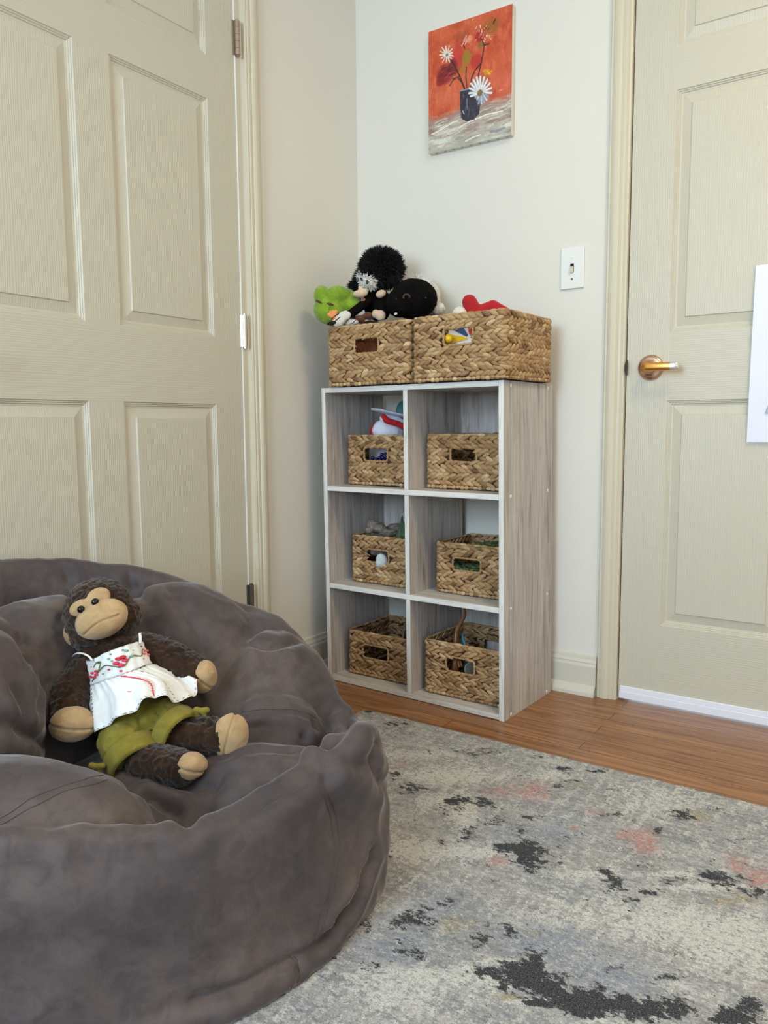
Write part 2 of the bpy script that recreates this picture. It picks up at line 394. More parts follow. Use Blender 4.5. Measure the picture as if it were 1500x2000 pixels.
def lever(parent, x, z, sgn, tip=True):
    ro = lathe('door_handle', [(.0, 0), (.033, 0), (.0345, -.002), (.0345, -.004), (.031, -.008), (.026, -.0095), (.020, -.0100), (.0165, -.012), (.0125, -.016), (.0115, -.042), (.0, -.043)], ROSE, parent, 48, loc=(x, 0, z), rot=(-math.pi/2, 0, 0))
    ro.rotation_euler = (-math.pi/2, 0, 0)
    # lathe axis is z; turned so that negative z points at the room (-y)
    bm = bmesh.new(); N = 18; rings = []
    for i in range(N+1):
        s_ = i/N; xx = -.0125+s_*.098; hw = .0115*(1-.10*s_); th = .0062
        if i == 0: hw *= .35; th *= .6
        if i == 1: hw *= .75; th *= .9
        if i == N: hw *= .8; th *= .6
        yy = -.047-.004*math.sin(s_*math.pi); ring = []
        for k in range(12):
            a = 2*math.pi*k/12; c_, s2 = math.cos(a), math.sin(a)
            ring.append(bm.verts.new((sgn*xx, yy+th*math.copysign(abs(s2)**.6, s2), -.002*s_+hw*math.copysign(abs(c_)**.6, c_))))
        rings.append(ring)
    for i in range(N):
        for k in range(12):
            f = bm.faces.new((rings[i][k], rings[i][(k+1) % 12], rings[i+1][(k+1) % 12], rings[i+1][k]))
            f.material_index = 1 if i >= N-4 else 0  # brighter metal on the last segments
    bm.faces.new(rings[0]); bm.faces.new(rings[-1][::-1]).material_index = 1
    bmesh.ops.recalc_face_normals(bm, faces=bm.faces)
    lv = frombm('lever', bm, None, parent, True, mats=[LEV, simple('lever_bright_tip', (240, 238, 232), 0.18, 1.0)])
    lv.location = (x, 0, z)
    # make it a sub-part of the rose: same place in the door frame
    lv.parent = ro; lv.location = (0, 0, 0); lv.rotation_euler = (math.pi/2, 0, 0)
    lv['label'] = 'brass lever with a bright tip'
    return ro
lever(d2, .066, .951, 1)
lever(d1, .060, .951, 1)
lp = box('latch_plate', -.0005, .0003, .004, .030, .92, .985, DARKM, d2)
V_, F_ = [], []
bm = bmesh.new(); n_ = 14; vs0 = []
for i in range(n_+1):
    a = -math.pi/2+math.pi*i/n_; vs0.append((-.0085*math.cos(a)**.8 if math.cos(a) > 0 else 0, .0205*math.sin(a)))
fr_ = [bm.verts.new((x, -.0192, z)) for x, z in vs0]; bk_ = [bm.verts.new((x, -.0165, z)) for x, z in vs0]
bm.faces.new(fr_); bm.faces.new(bk_[::-1])
for i in range(n_): bm.faces.new((fr_[i], bk_[i], bk_[i+1], fr_[i+1]))
bm.faces.new((fr_[0], fr_[-1], bk_[-1], bk_[0]))
sp = frombm('strike_plate', bm, DARKM, trim2, loc=(.9275, .0045, .953)); sp['label'] = 'dark curved strike plate on the casing edge'
SWEEP = simple('white_vinyl', (238, 240, 250), 0.3)
bm = bmesh.new(); bx(bm, .004, D2W-.004, -.0075, .0, .0085, .030, .0012); bx(bm, .004, D2W-.004, -.0045, .0, .030, .0445, .0015)
frombm('door_sweep', bm, SWEEP, d2)['label'] = 'white plastic draught strip along the foot of the door'
box('door_stop', -.004, .004, .04, .05, 0, DH, TRIM, trim2, loc=(D2X0, 0, 0))

# ---- paper sheet on door 2
PAPER = simple('white_paper', (236, 238, 252), 0.55)
PR_ = empty('paper_sheet', (1.238, -.0035, .749))
tag(PR_, 'white paper sheet with a grey letter hung on the right-hand door', 'paper')
NX, NZ = 12, 16; V = []; 
for j in range(NZ+1):
    for i in range(NX+1):
        x = .285*i/NX; z = .443*j/NZ
        V.append((x+.004*(z/.443), -.004-.004*math.sin(math.pi*j/NZ)*math.cos(i*.3)-.002*(i/NX), z-.002*x))
V = np.array(V); Vb = V+np.array((0, .0006, 0)); n0 = len(V); F = []
for j in range(NZ):
    for i in range(NX):
        a = j*(NX+1)+i; F.append((a, a+1, a+NX+2, a+NX+1)); F.append((n0+a, n0+a+NX+1, n0+a+NX+2, n0+a+1))
mesh('sheet', np.vstack([V, Vb]), F, PAPER, PR_, True)
GREYINK = simple('grey_ink', (176, 182, 192), 0.6)
bm = bmesh.new()   # the letter A, mostly beyond the frame
def poly(bm, pts, y=-.0098):
    bm.faces.new([bm.verts.new((x, y, z)) for x, z in pts])
poly(bm, [(.040, .073), (.056, .073), (.098, .200), (.083, .200)]); poly(bm, [(.083, .200), (.098, .200), (.146, .073), (.129, .073)]); poly(bm, [(.062, .110), (.122, .110), (.118, .124), (.067, .124)])
frombm('printed_letter', bm, GREYINK, PR_)

# ---- light switch
sw = empty('light_switch', (.7595, 0, 1.242)); tag(sw, 'white toggle light switch plate on the wall beside the right-hand door', 'light switch')
bm = bmesh.new(); bx(bm, -.035, .035, -.0065, 0, -.0575, .0575, .003, 3); frombm('wall_plate', bm, WHITEP, sw)
box('toggle_slot', -.0054, .0054, -.0069, -.006, -.0125, .0125, BLACK, sw)
bm = bmesh.new(); bx(bm, -.0042, .0042, -.0155, -.004, -.0105, .0062, .0015); frombm('toggle', bm, simple('toggle_ivory', (222, 216, 196), .4), sw, rot=(.25, 0, 0))
SCR = simple('screw_metal', (110, 108, 104), .4, .8)
for z_ in (.0302, -.0302):
    bm = bmesh.new(); bmesh.ops.create_cone(bm, cap_ends=True, segments=20, radius1=.0034, radius2=.0026, depth=.0018, matrix=Matrix.Translation((0, -.0072, z_)) @ Matrix.Rotation(math.pi/2, 4, 'X'))
    frombm('screw', bm, SCR if z_ < 0 else WHITEP, sw)

# ---- the painting, 28 x 36 cm
def painting():
    W, H = .281, .359; NU, NV = 250, 320
    img = np.zeros((NV, NU, 3)); 
    uu, vv = np.meshgrid((np.arange(NU)+.5)/NU, (np.arange(NV)+.5)/NV)
    r2 = np.random.default_rng(3)
    def fb(sx, sy, o=4, seed=0):
        g = np.random.default_rng(seed); out = np.zeros((NV, NU)); amp = 1; tot = 0
        for k in range(o):
            a = g.random((int(sy*2**k)+2, int(sx*2**k)+2)); x = uu*sx*2**k; y = vv*sy*2**k
            xi, yi = x.astype(int), y.astype(int); fx, fy = x-xi, y-yi; fx = fx*fx*(3-2*fx); fy = fy*fy*(3-2*fy)
            out += amp*((a[yi, xi]*(1-fx)+a[yi, xi+1]*fx)*(1-fy)+(a[yi+1, xi]*(1-fx)+a[yi+1, xi+1]*fx)*fy); tot += amp; amp *= .6
        return out/tot
    def C(c): return np.array(c, float)
    def blend(mask, c): 
        nonlocal img
        m = np.clip(mask, 0, 1)[..., None]; img = img*(1-m)+C(c)*m
    def q(x, y):  # photo-crop coordinates of a feature -> canvas u, v
        u = (x-183)/812; yt = 303-.310*(x-187); h = 1203+.083*(x-183); return u, (y-yt)/h
    n1, n2, n3 = fb(5, 7, 5, 1), fb(14, 30, 4, 2), fb(9, 26, 4, 5)
    img[:] = C((204, 84, 48)); blend((n1-.35)*2.2, (216, 102, 66)); blend((.5-n1)*2.5, (182, 62, 34)); blend((fb(30, 12, 3, 9)-.52)*1.6, (238, 128, 92))
    blend(np.clip((vv-.42)*2.5, 0, 1)*np.clip((.72-vv)*6, 0, 1)*(fb(16, 8, 4, 14))*1.1, (232, 134, 106))
    blend(np.clip((uu-.78)*4, 0, 1)*np.clip((vv-.3)*3, 0, 1)*.45, (200, 92, 74))
    # table cloth
    hz = .685-.03*uu+.02*np.sin(uu*9)+.03*(n3-.5); tb = np.clip((vv-hz)*16, 0, 1)
    blend(tb, (172, 150, 140)); blend(tb*np.clip((vv-.76)*8, 0, 1)*.8, (196, 192, 178))
    rip = fb(6, 34, 4, 21)
    blend(tb*(rip-.52)*5, (226, 222, 208)); blend(tb*(.46-rip)*4, (148, 122, 112)); blend(tb*np.clip((vv-.86)*8, 0, 1)*(fb(10, 14, 4, 31)-.4)*2.4, (168, 172, 156)); blend(np.clip((vv-.96)*20, 0, 1)*.6, (190, 194, 190))
    AS = W/H
    def dist(p, a, b):
        ax, ay = a[0]*AS, a[1]; bx_, by = b[0]*AS, b[1]; px_, py_ = uu*AS, vv
        d0, d1_ = bx_-ax, by-ay; t = np.clip(((px_-ax)*d0+(py_-ay)*d1_)/(d0*d0+d1_*d1_+1e-9), 0, 1)
        return np.hypot(px_-ax-t*d0, py_-ay-t*d1_), t
    def stroke(pts, w, c, al=1, taper=0):
        P = [q(*p) for p in pts]
        for k in range(len(P)-1):
            d, t = dist(None, P[k], P[k+1]); tt = (k+t)/(len(P)-1); ww = w/1200*(1-taper*tt)
            blend((1-np.clip((d-ww*.5)/(.0022), 0, 1))*al, c)
    def daub(x, y, rx, ry, c, al=.8, seed=0, hard=3):
        u0, v0 = q(x, y); d = np.hypot((uu-u0)*AS/(rx/1200), (vv-v0)/(ry/1200)); blend(np.clip((1.05-d)*hard, 0, 1)*al*np.clip(.4+1.4*(fb(22, 30, 3, seed+40)), 0, 1), c)
    # ripple strokes on the cloth
    for k in range(70):
        x = r2.uniform(190, 940); y = r2.uniform(1140, 1440)-(x-180)*.18; L_ = r2.uniform(40, 150)
        stroke([(x, y), (x+L_*.5, y-L_*.22-4), (x+L_, y-L_*.38)], r2.uniform(4, 13), [(232, 230, 216), (150, 128, 112), (206, 200, 188), (186, 164, 150), (160, 166, 150)][k % 5], .6, .6)
    stroke([(215, 1310), (330, 1255), (440, 1190), (480, 1180)], 9, (240, 236, 222)); stroke([(500, 1240), (620, 1175), (760, 1120), (910, 1090)], 9, (244, 240, 228)); stroke([(560, 1380), (640, 1340), (700, 1320)], 12, (226, 228, 216)); stroke([(800, 1290), (860, 1285), (930, 1255)], 22, (140, 144, 160), .8)
    daub(320, 1380, 110, 26, (222, 226, 210), .8, 3); daub(300, 1300, 90, 20, (226, 222, 206), .6, 4); daub(500, 1350, 60, 20, (140, 142, 150), .6, 6)
    # foliage and flowers
    daub(800, 260, 120, 90, (150, 96, 32), .75, 1, 1.6); daub(520, 340, 120, 50, (168, 84, 44), .6, 2, 1.6); daub(565, 560, 60, 80, (150, 134, 40), .75, 7); daub(530, 670, 50, 40, (168, 120, 40), .7, 8); daub(700, 440, 40, 30, (120, 110, 50), .7, 9)
    daub(660, 600, 70, 80, (186, 38, 36), .7, 10); daub(470, 540, 70, 110, (206, 56, 52), .7, 11); daub(590, 375, 45, 40, (240, 150, 118), .8, 12)
    daub(350, 720, 105, 105, (124, 26, 32), .92, 13, 2.4); daub(430, 650, 60, 90, (104, 26, 36), .75, 14); daub(300, 790, 50, 50, (140, 28, 34), .8, 15)
    for k in range(34):
        a = r2.uniform(0, 2*math.pi); r_ = r2.uniform(20, 110); x, y = 360+r_*math.cos(a), 710+r_*math.sin(a)*.9
        stroke([(x, y), (x+r2.uniform(20, 60), y+r2.uniform(-50, -10))], 5, [(76, 18, 24), (196, 72, 84), (156, 34, 40), (60, 24, 30)][k % 4], .8, .5)
    daub(700, 350, 66, 62, (170, 30, 34), .9, 16)
    for k in range(60):
        x, y = 720+r2.normal(0, 45), 330+r2.normal(0, 40); stroke([(x, y), (x+r2.uniform(-8, 10), y-r2.uniform(4, 16))], r2.uniform(4, 8), [(238, 196, 176), (204, 60, 54), (236, 220, 200), (150, 28, 32)][k % 4], .85)
    for k in range(12):
        a = math.pi*2*k/12; stroke([(775, 350), (775+55*math.cos(a), 350+48*math.sin(a))], 4, (222, 190, 110), .45, .5)
    stroke([(838, 195), (820, 235)], 12, (86, 28, 24)); stroke([(860, 250), (800, 300)], 14, (150, 104, 46), .7)
    for x, y in ((770, 690), (800, 700), (740, 690), (785, 720), (755, 715)): daub(x, y, 24, 18, (222, 152, 24), .9, int(x))
    stroke([(765, 690), (785, 720)], 8, (240, 190, 60))
    # stems
    ST = (50, 26, 26)
    stroke([(735, 450), (722, 540), (705, 620), (680, 740)], 9, ST); stroke([(710, 610), (650, 680), (615, 760), (602, 850)], 10, ST); stroke([(395, 545), (450, 640), (500, 740), (550, 860)], 10, ST); stroke([(430, 760), (480, 750), (520, 800), (545, 860)], 9, (60, 40, 30)); stroke([(565, 650), (560, 740), (570, 850)], 9, (70, 50, 30)); stroke([(400, 830), (430, 780), (490, 740)], 10, (84, 60, 40)); stroke([(740, 440), (780, 430)], 10, (60, 44, 40)); stroke([(735, 450), (720, 400)], 10, (60, 50, 40)); stroke([(550, 470), (530, 430)], 8, (90, 40, 30))
    # small white flower (left) and top
    for k in range(13):
        a = 2*math.pi*k/13+.2; L_ = r2.uniform(58, 82)
        stroke([(370+14*math.cos(a), 525+14*math.sin(a)), (370+L_*math.cos(a), 525+L_*math.sin(a)*1.1)], 15, [(244, 236, 222), (236, 208, 196), (226, 232, 222)][k % 3], .92, .4)
    daub(372, 528, 18, 18, (110, 116, 120), .9, 33)
    for k in range(12):
        x, y = 545+r2.normal(0, 16), 400+r2.normal(0, 26); stroke([(x, y), (x+14, y-26)], 6, [(240, 226, 216), (180, 60, 60), (232, 170, 150)][k % 3], .9)
    # vase
    u0, v0 = q(505, 880); u1, v1 = q(690, 1160)
    def quadmask(pts):
        P = [q(*p) for p in pts]; m = np.ones((NV, NU), bool)
        for k in range(len(P)):
            a, b = P[k], P[(k+1) % len(P)]; m &= ((b[0]-a[0])*(vv-a[1])-(b[1]-a[1])*(uu-a[0])) > 0
        return m*1.0
    blend(quadmask([(500, 880), (560, 862), (690, 850), (704, 1000), (690, 1110), (640, 1165), (575, 1185), (525, 1165), (505, 1060)])*1.0, (52, 48, 62))
    for k in range(46):
        x = 515+r2.uniform(0, 170); y = r2.uniform(900, 1120); stroke([(x, y), (x+r2.uniform(-6, 10), y+r2.uniform(20, 60))], r2.uniform(5, 12), [(96, 98, 118), (34, 30, 42), (78, 66, 72), (60, 64, 88)][k % 4], .6)
    stroke([(500, 885), (560, 870), (600, 862)], 9, (150, 154, 170)); stroke([(530, 1080), (545, 1110)], 7, (190, 200, 214)); stroke([(570, 960), (575, 1060)], 10, (112, 118, 142)); stroke([(620, 1120), (668, 1100)], 10, (44, 58, 88))
    # big daisy
    for k in range(19):
        a = 2*math.pi*k/19-.9; up = math.sin(a) < .25; L_ = 150 if up else 118
        if -1.9 < a-0 < -1.1: L_ = 165
        if math.cos(a) < -.3 and not up: L_ = 80
        c_ = (240, 240, 238) if up else [(158, 168, 186), (206, 212, 222)][k % 2]
        x0_, y0_ = 700+26*math.cos(a), 900+26*math.sin(a); x1_, y1_ = 700+L_*.72*math.cos(a), 895+L_*math.sin(a)
        stroke([(x0_, y0_), (x1_, y1_)], 27, (120, 116, 132), .55); stroke([(x0_, y0_), (x1_, y1_)], 20, c_, .97, .15)
    stroke([(590+20, 935), (660, 920)], 18, (226, 232, 238)); daub(697, 905, 30, 32, (120, 98, 60), 1, 60, 5); daub(690, 900, 14, 14, (150, 120, 70), .9, 61, 5)
    daub(900, 880, 30, 10, (236, 176, 160), .5, 62)
    img *= (.95+.10*fb(60, 80, 2, 77))[..., None]
    img = np.clip(img, 0, 255)/255; lini = np.where(img <= .04045, img/12.92, ((img+.055)/1.055)**2.4)
    root = empty('canvas_painting', (.291, 0, 1.641)); tag(root, 'unframed canvas painting of daisies and red flowers in a dark vase on orange', 'painting')
    # stretched canvas: front sheet with colours, thick white sides
    gx = np.linspace(0, W, NU+1); gz = np.linspace(H, 0, NV+1)
    X, Z = np.meshgrid(gx, gz); V = np.stack([X, np.full_like(X, -.0205), Z], -1).reshape(-1, 3)
    I, J = np.meshgrid(np.arange(NV), np.arange(NU), indexing='ij'); a = (I*(NU+1)+J).ravel()
    F = np.stack([a, a+NU+1, a+NU+2, a+1], 1)
    cm = NT('oil_paint'); cm.P(Base_Color=cm.attr('paint'), Roughness=.42); cm.bump(cm.noise(cm.coord(scale=(1, 1, 2)), 160, 4), .25, .001)
    o = mesh('painted_canvas', V, F, cm.m, root)
    at = o.data.color_attributes.new('paint', 'FLOAT_COLOR', 'CORNER')
    cc = np.repeat(lini.reshape(-1, 3), 4, axis=0); cc = np.concatenate([cc, np.ones((len(cc), 1))], 1).astype(np.float32); at.data.foreach_set('color', cc.ravel())
    bm = bmesh.new(); bx(bm, 0, W, -.0203, -.002, 0, H, .0012); frombm('stretcher_frame', bm, simple('raw_canvas', (226, 222, 208), .8, bump=(300, .3, .001)), root)
    for k in range(9): box('staple', .02+k*.030, .028+k*.030, -.0125, -.0105, -.0006, .0004, DARKM, root)
painting()

# ---- the cube shelf unit
def shelfwood(name, rot, base, dark, light):
    t = NT(name); c = t.coord(rot=rot); mp = t.n('ShaderNodeMapping'); t.t.links.new(c, mp.inputs[0]); mp.inputs['Scale'].default_value = (70, 70, 4.5)
    mp2 = t.n('ShaderNodeMapping'); t.t.links.new(c, mp2.inputs[0]); mp2.inputs['Scale'].default_value = (260, 260, 12)
    mp3 = t.n('ShaderNodeMapping'); t.t.links.new(c, mp3.inputs[0]); mp3.inputs['Scale'].default_value = (16, 16, 2.2)
    a = t.noise(mp.outputs[0], 1, 6, .65, .6); b = t.noise(mp2.outputs[0], 1, 4, .6); d = t.noise(mp3.outputs[0], 1, 3)
    col = t.ramp(a, [(.30, lin(dark)), (.45, lin(base)), (.68, lin(light))])
    col = t.mix(t.ramp(d, [(.35, (0, 0, 0)), (.7, (.6, .6, .6))]), col, lin(light))
    col = t.mix(t.ramp(b, [(.55, (0, 0, 0)), (.75, (.6, .6, .6))]), col, lin(dark))
    t.P(Base_Color=col, Roughness=.5); t.bump(a, .1, .001); return t.m
SWV = shelfwood('whitewashed_wood_upright', (0, 0, 0), (176, 166, 160), (112, 102, 98), (208, 202, 198))
SWH = shelfwood('whitewashed_wood_level', (0, math.pi/2, 0), (188, 182, 174), (148, 138, 130), (214, 210, 204))
EDV = shelfwood('pale_edge_upright', (0, 0, 0), (222, 218, 212), (164, 158, 152), (238, 236, 232))
EDH = shelfwood('pale_edge_level', (0, math.pi/2, 0), (222, 218, 212), (168, 162, 154), (238, 236, 232))
SA = math.radians(-2.2696); SO = Vector((.0975, -.3188, 0))
SXv = Vector((math.cos(SA), math.sin(SA), 0)); SYv = Vector((-math.sin(SA), math.cos(SA), 0))
def SL(x, y, z): return SO+SXv*x+SYv*y+Vector((0, 0, z))
unit = empty('cube_shelf_unit', SO, SA); tag(unit, 'whitewashed grey wooden six-cube shelf unit standing in the corner', 'shelf')
SW, SD, SH_ = .6245, .2975, .914; SHEAR = math.tan(math.radians(.695))
def board(name, x0, x1, y0, y1, z0, z1, vert):
    bm = bmesh.new(); bx(bm, x0, x1, y0, y1, z0, z1, .0006, 1)
    for f in bm.faces: 
        if f.normal.y < -.9 or (f.calc_center_median().y < y0+1e-4): f.material_index = 1
    for v in bm.verts: v.co.x -= v.co.z*SHEAR
    return frombm(name, bm, None, unit, mats=[SWV, EDV] if vert else [SWH, EDH])
T = .0155
sidesR = board('side_panel', SW-T, SW, 0, SD, 0, SH_, True); sidesL = board('side_panel', 0, T, 0, SD, 0, SH_, True)
board('top_panel', T, SW-T, .0005, SD, SH_-T, SH_, False)
board('bottom_panel', T, SW-T, .0005, SD, .002, .002+T, False)
Z1, Z2 = .6005, .2965
board('shelf_board', T, SW-T, .0005, SD, Z1, Z1+T, False); board('shelf_board', T, SW-T, .0005, SD, Z2, Z2+T, False)
MX = (SW-T)/2
for a, b in ((.002+T, Z2), (Z2+T, Z1), (Z1+T, SH_-T)): board('divider', MX, MX+T, .001, SD, a, b, True)
for x0, x1, a, b in ((MX+T, SW-T, Z1+T, SH_-T), (T, MX, Z2+T, Z1), (MX+T, SW-T, .002+T, Z2)):
    bm = bmesh.new(); bx(bm, x0, x1, SD-.006, SD-.001, a, b)
    for v in bm.verts: v.co.x -= v.co.z*SHEAR
    frombm('back_panel', bm, SWV, unit)
CAPM = simple('white_cap', (226, 222, 216), .4)
for z_ in (.010, Z2+T/2, Z1+T/2, SH_-.012):
    for y_ in (.040, SD-.030):
        bm = bmesh.new(); bmesh.ops.create_uvsphere(bm, u_segments=14, v_segments=8, radius=.0052, matrix=Matrix.Translation((SW-z_*SHEAR, y_, z_)) @ Matrix.Diagonal((.35, 1, 1, 1)))
        frombm('screw_cap', bm, CAPM, sidesR, True)
# ------------------------------------------------------------------ woven baskets
def weavemat():
    t = NT('water_hyacinth'); tint = t.attr('tint', 'Fac'); c = t.coord(scale=(1, 1, 1))
    n = t.noise(c, 160, 4, .6); n2 = t.noise(c, 28, 3)
    col = t.ramp(tint, [(0, lin((104, 78, 52))), (.2, lin((140, 106, 70))), (.5, lin((174, 138, 96))), (.8, lin((200, 166, 122))), (1, lin((220, 192, 150)))])
    col = t.mix(t.ramp(n, [(.4, (0, 0, 0)), (.75, (.55, .55, .55))]), col, lin((136, 98, 58)))
    col = t.mix(t.ramp(n2, [(.5, (0, 0, 0)), (.8, (.35, .35, .35))]), col, lin((226, 200, 154)))
    t.P(Base_Color=col, Roughness=.55, Specular_IOR_Level=.35); t.bump(n, .35, .001); return t.m
WEAVE = weavemat(); WBACK = simple('gap_shade_backing', (58, 38, 24), .9); RIMM = weavemat(); RIMM.name = 'basket_rim'
def rrect(W, D, r):
    """closed path length and sampler: s -> x, y, tangent, normal; starts at the front left corner, front is -y"""
    segs = [(W-2*r), math.pi*r/2, (D-2*r), math.pi*r/2, (W-2*r), math.pi*r/2, (D-2*r), math.pi*r/2]; cum = np.cumsum([0]+segs); L = cum[-1]
    def f(s):
        s = np.mod(np.asarray(s, float), L); X = np.zeros_like(s); Y = np.zeros_like(s); A = np.zeros_like(s)
        st = [(-W/2+r, -D/2, 0), None, (W/2, -D/2+r, math.pi/2), None, (W/2-r, D/2, math.pi), None, (-W/2, D/2-r, -math.pi/2), None]
        ce = [None, (W/2-r, -D/2+r, 0), None, (W/2-r, D/2-r, math.pi/2), None, (-W/2+r, D/2-r, math.pi), None, (-W/2+r, -D/2+r, 1.5*math.pi)]
        for k in range(8):
            m = (s >= cum[k]) & (s < cum[k+1]+1e-9)
            if k % 2 == 0:
                x0, y0, a = st[k]; d = s[m]-cum[k]; X[m] = x0+math.cos(a)*d; Y[m] = y0+math.sin(a)*d; A[m] = a
            else:
                cx, cy, a = ce[k]; d = (s[m]-cum[k])/r; X[m] = cx+r*np.sin(a+d); Y[m] = cy-r*np.cos(a+d); A[m] = a+d
        return X, Y, A
    return L, f
def basket(label, W, D, H, hole, seed, nb, dark=0.0):
    """front face at y=-D/2, base at z=0; hole = (centre x, centre z, half width, half height)"""
    g = np.random.default_rng(seed); r = .014; L, f = rrect(W-.010, D-.010, r)
    root = empty('storage_basket'); hx, hz, hw, hh = hole
    z0, z1 = .013, H-.008; bh = (z1-z0)/nb
    S, Z, ANG, LEN, HW, TILT, OFF = [], [], [], [], [], [], []
    for b in range(nb):
        dirn = 1 if (b+seed) % 3 else -1; n = int(round(L/.0215)); ph = g.random()
        for half in (0, 1):
            s = (np.arange(n)+ph+.5*half+g.normal(0, .07, n))*L/n; zc = z0+bh*(b+.27+.46*half)+g.normal(0, .0009, n)
            an = (1 if half else -1)*dirn*(.36+g.normal(0, .06, n)); S.append(s); Z.append(zc); ANG.append(an)
            LEN.append(.0205+g.normal(0, .0016, n)); HW.append(bh*.315+g.normal(0, .0006, n)); TILT.append(dirn*(.17+g.normal(0, .03, n))); OFF.append(g.normal(.0, .0004, n))
    S, Z, ANG, LEN, HW, TILT, OFF = map(np.concatenate, (S, Z, ANG, LEN, HW, TILT, OFF))
    X, Y, A = f(S)
    inh = (np.abs(X-hx) < hw+.006) & (np.abs(Z-hz) < hh+.001) & (np.abs(Y) > D/2-.02)
    # wefts beside the hole are nudged away from it
    keep = ~inh; S, Z, ANG, LEN, HW, TILT, OFF = (q[keep] for q in (S, Z, ANG, LEN, HW, TILT, OFF))
    X, Y, A = f(S)
    nr, nk = 8, 6; us = np.linspace(-1, 1, nr); pr = np.array([.10, .55, .88, 1.0, .96, .78, .48, .10]); N = len(S)
    th = np.arange(nk)*2*np.pi/nk+.3
    # local: l along, w across, n outwards
    l = us[None, :, None]*LEN[:, None, None]+np.zeros((N, nr, nk)); wv = pr[None, :, None]*HW[:, None, None]*np.cos(th)[None, None]; nn = pr[None, :, None]**.8*.0048*np.sin(th)[None, None]+np.zeros((N, nr, nk))
    nn = nn+(us[None, :, None]*TILT[:, None, None])*.020+.0010+OFF[:, None, None]-.0028*us[None, :, None]**2
    ca, sa = np.cos(ANG)[:, None, None], np.sin(ANG)[:, None, None]
    al = l*ca-wv*sa; zz = l*sa+wv*ca+Z[:, None, None]
    # wrap along the perimeter
    sx = S[:, None, None]+al; PX, PY, PA = f(sx.ravel()); PX, PY, PA = (q.reshape(sx.shape) for q in (PX, PY, PA))
    wx = PX+np.sin(PA)*nn; wy = PY-np.cos(PA)*nn
    V = np.stack([wx, wy, zz], -1).reshape(-1, 3)
    base = (np.arange(N)*nr*nk)[:, None, None]; i = np.arange(nr-1)[None, :, None]; k = np.arange(nk)[None, None]
    a0 = base+i*nk+k; a1 = base+i*nk+(k+1) % nk; F = np.stack([a0, a1, a1+nk, a0+nk], -1).reshape(-1, 4)
    tint = np.clip(g.normal(.52-dark, .19, N), 0, 1); dk = g.random(N) < .05; tint[dk] *= .2
    o = mesh('woven_wall', V, F, WEAVE, root, True)
    at = o.data.attributes.new('tint', 'FLOAT', 'POINT'); at.data.foreach_set('value', np.repeat(tint, nr*nk).astype(np.float32))
    # backing, with the hand hole cut through front and back
    bm = bmesh.new(); t = .0012; y = D/2-.005
    for sg in (-1, 1):
        ya, yb = sorted((sg*y-t, sg*y+t))
        bx(bm, -W/2+.014, hx-hw, ya, yb, .004, H-.005); bx(bm, hx+hw, W/2-.014, ya, yb, .004, H-.005); bx(bm, hx-hw, hx+hw, ya, yb, .004, hz-hh); bx(bm, hx-hw, hx+hw, ya, yb, hz+hh, H-.005)
    for sg in (-1, 1):
        xa, xb = sorted((sg*(W/2-.005)-t, sg*(W/2-.005)+t)); bx(bm, xa, xb, -D/2+.014, D/2-.014, .004, H-.005)
    bx(bm, -W/2+.008, W/2-.008, -D/2+.008, D/2-.008, .002, .005)
    frombm('backing', bm, WBACK, root)  # colour kept very dark to paint shade into the weave gaps
    # coiled foot and rim: short wrapped segments
    def coil(name, zc, seg, ra, rz, m, off=0.0, jit=.0):
        n = int(L/seg); s = (np.arange(n)+.5)*L/n; Xc, Yc, Ac = f(s); n_ = len(s); nr2, nk2 = 5, 8
        u = np.linspace(-1, 1, nr2); p2 = np.array([.55, .95, 1.0, .95, .55]); t2 = np.arange(nk2)*2*np.pi/nk2
        ll = u[None, :, None]*(L/n*.52)+np.zeros((n_, 1, nk2)); js = (1+g.normal(0, jit, n_))[:, None, None]
        no = ra*np.cos(t2)[None, None]*p2[None, :, None]*js+off; zo = rz*np.sin(t2)[None, None]*p2[None, :, None]*js
        s3 = s[:, None, None]+ll; PX, PY, PA = (q.reshape(s3.shape) for q in f(s3.ravel()))
        V = np.stack([PX+np.sin(PA)*no, PY-np.cos(PA)*no, zc+zo+g.normal(0, .0004, n_)[:, None, None]], -1).reshape(-1, 3)
        b0 = (np.arange(n_)*nr2*nk2)[:, None, None]; i = np.arange(nr2-1)[None, :, None]; k = np.arange(nk2)[None, None]
        a0 = b0+i*nk2+k; a1 = b0+i*nk2+(k+1) % nk2; F = np.stack([a0, a1, a1+nk2, a0+nk2], -1).reshape(-1, 4)
        o = mesh(name, V, F, m, root, True); at = o.data.attributes.new('tint', 'FLOAT', 'POINT'); at.data.foreach_set('value', np.repeat(np.clip(g.normal(.6, .22, n_), 0, 1), nr2*nk2).astype(np.float32))
    coil('coiled_foot', .0068, .014, .0062, .0058, RIMM, 0, .12); coil('top_rim', H-.0052, .022, .0042, .0040, RIMM, 0, .12)
    # bound edge of the hand hole (front and back)
    for sg in (-1, 1):
        P = []; c_ = .010
        for cx, cz, a in ((hx+hw-c_, hz+hh-c_, 0), (hx-hw+c_, hz+hh-c_, math.pi/2), (hx-hw+c_, hz-hh+c_, math.pi), (hx+hw-c_, hz-hh+c_, 1.5*math.pi)):
            for j in range(6):
                b = a+j*math.pi/10; P.append((cx+c_*math.cos(b), sg*(D/2-.005), cz+c_*math.sin(b)))
        P.append(P[0]); P = np.array(P); 
        d = np.r_[0, np.cumsum(np.linalg.norm(np.diff(P, axis=0), axis=1))]; q = np.linspace(0, d[-1], 110); Q = np.stack([np.interp(q, d, P[:, i]) for i in range(3)], 1)
        R = .0036+.0007*np.sin(np.arange(110)*1.2)+.0004*np.sin(np.arange(110)*2.9)
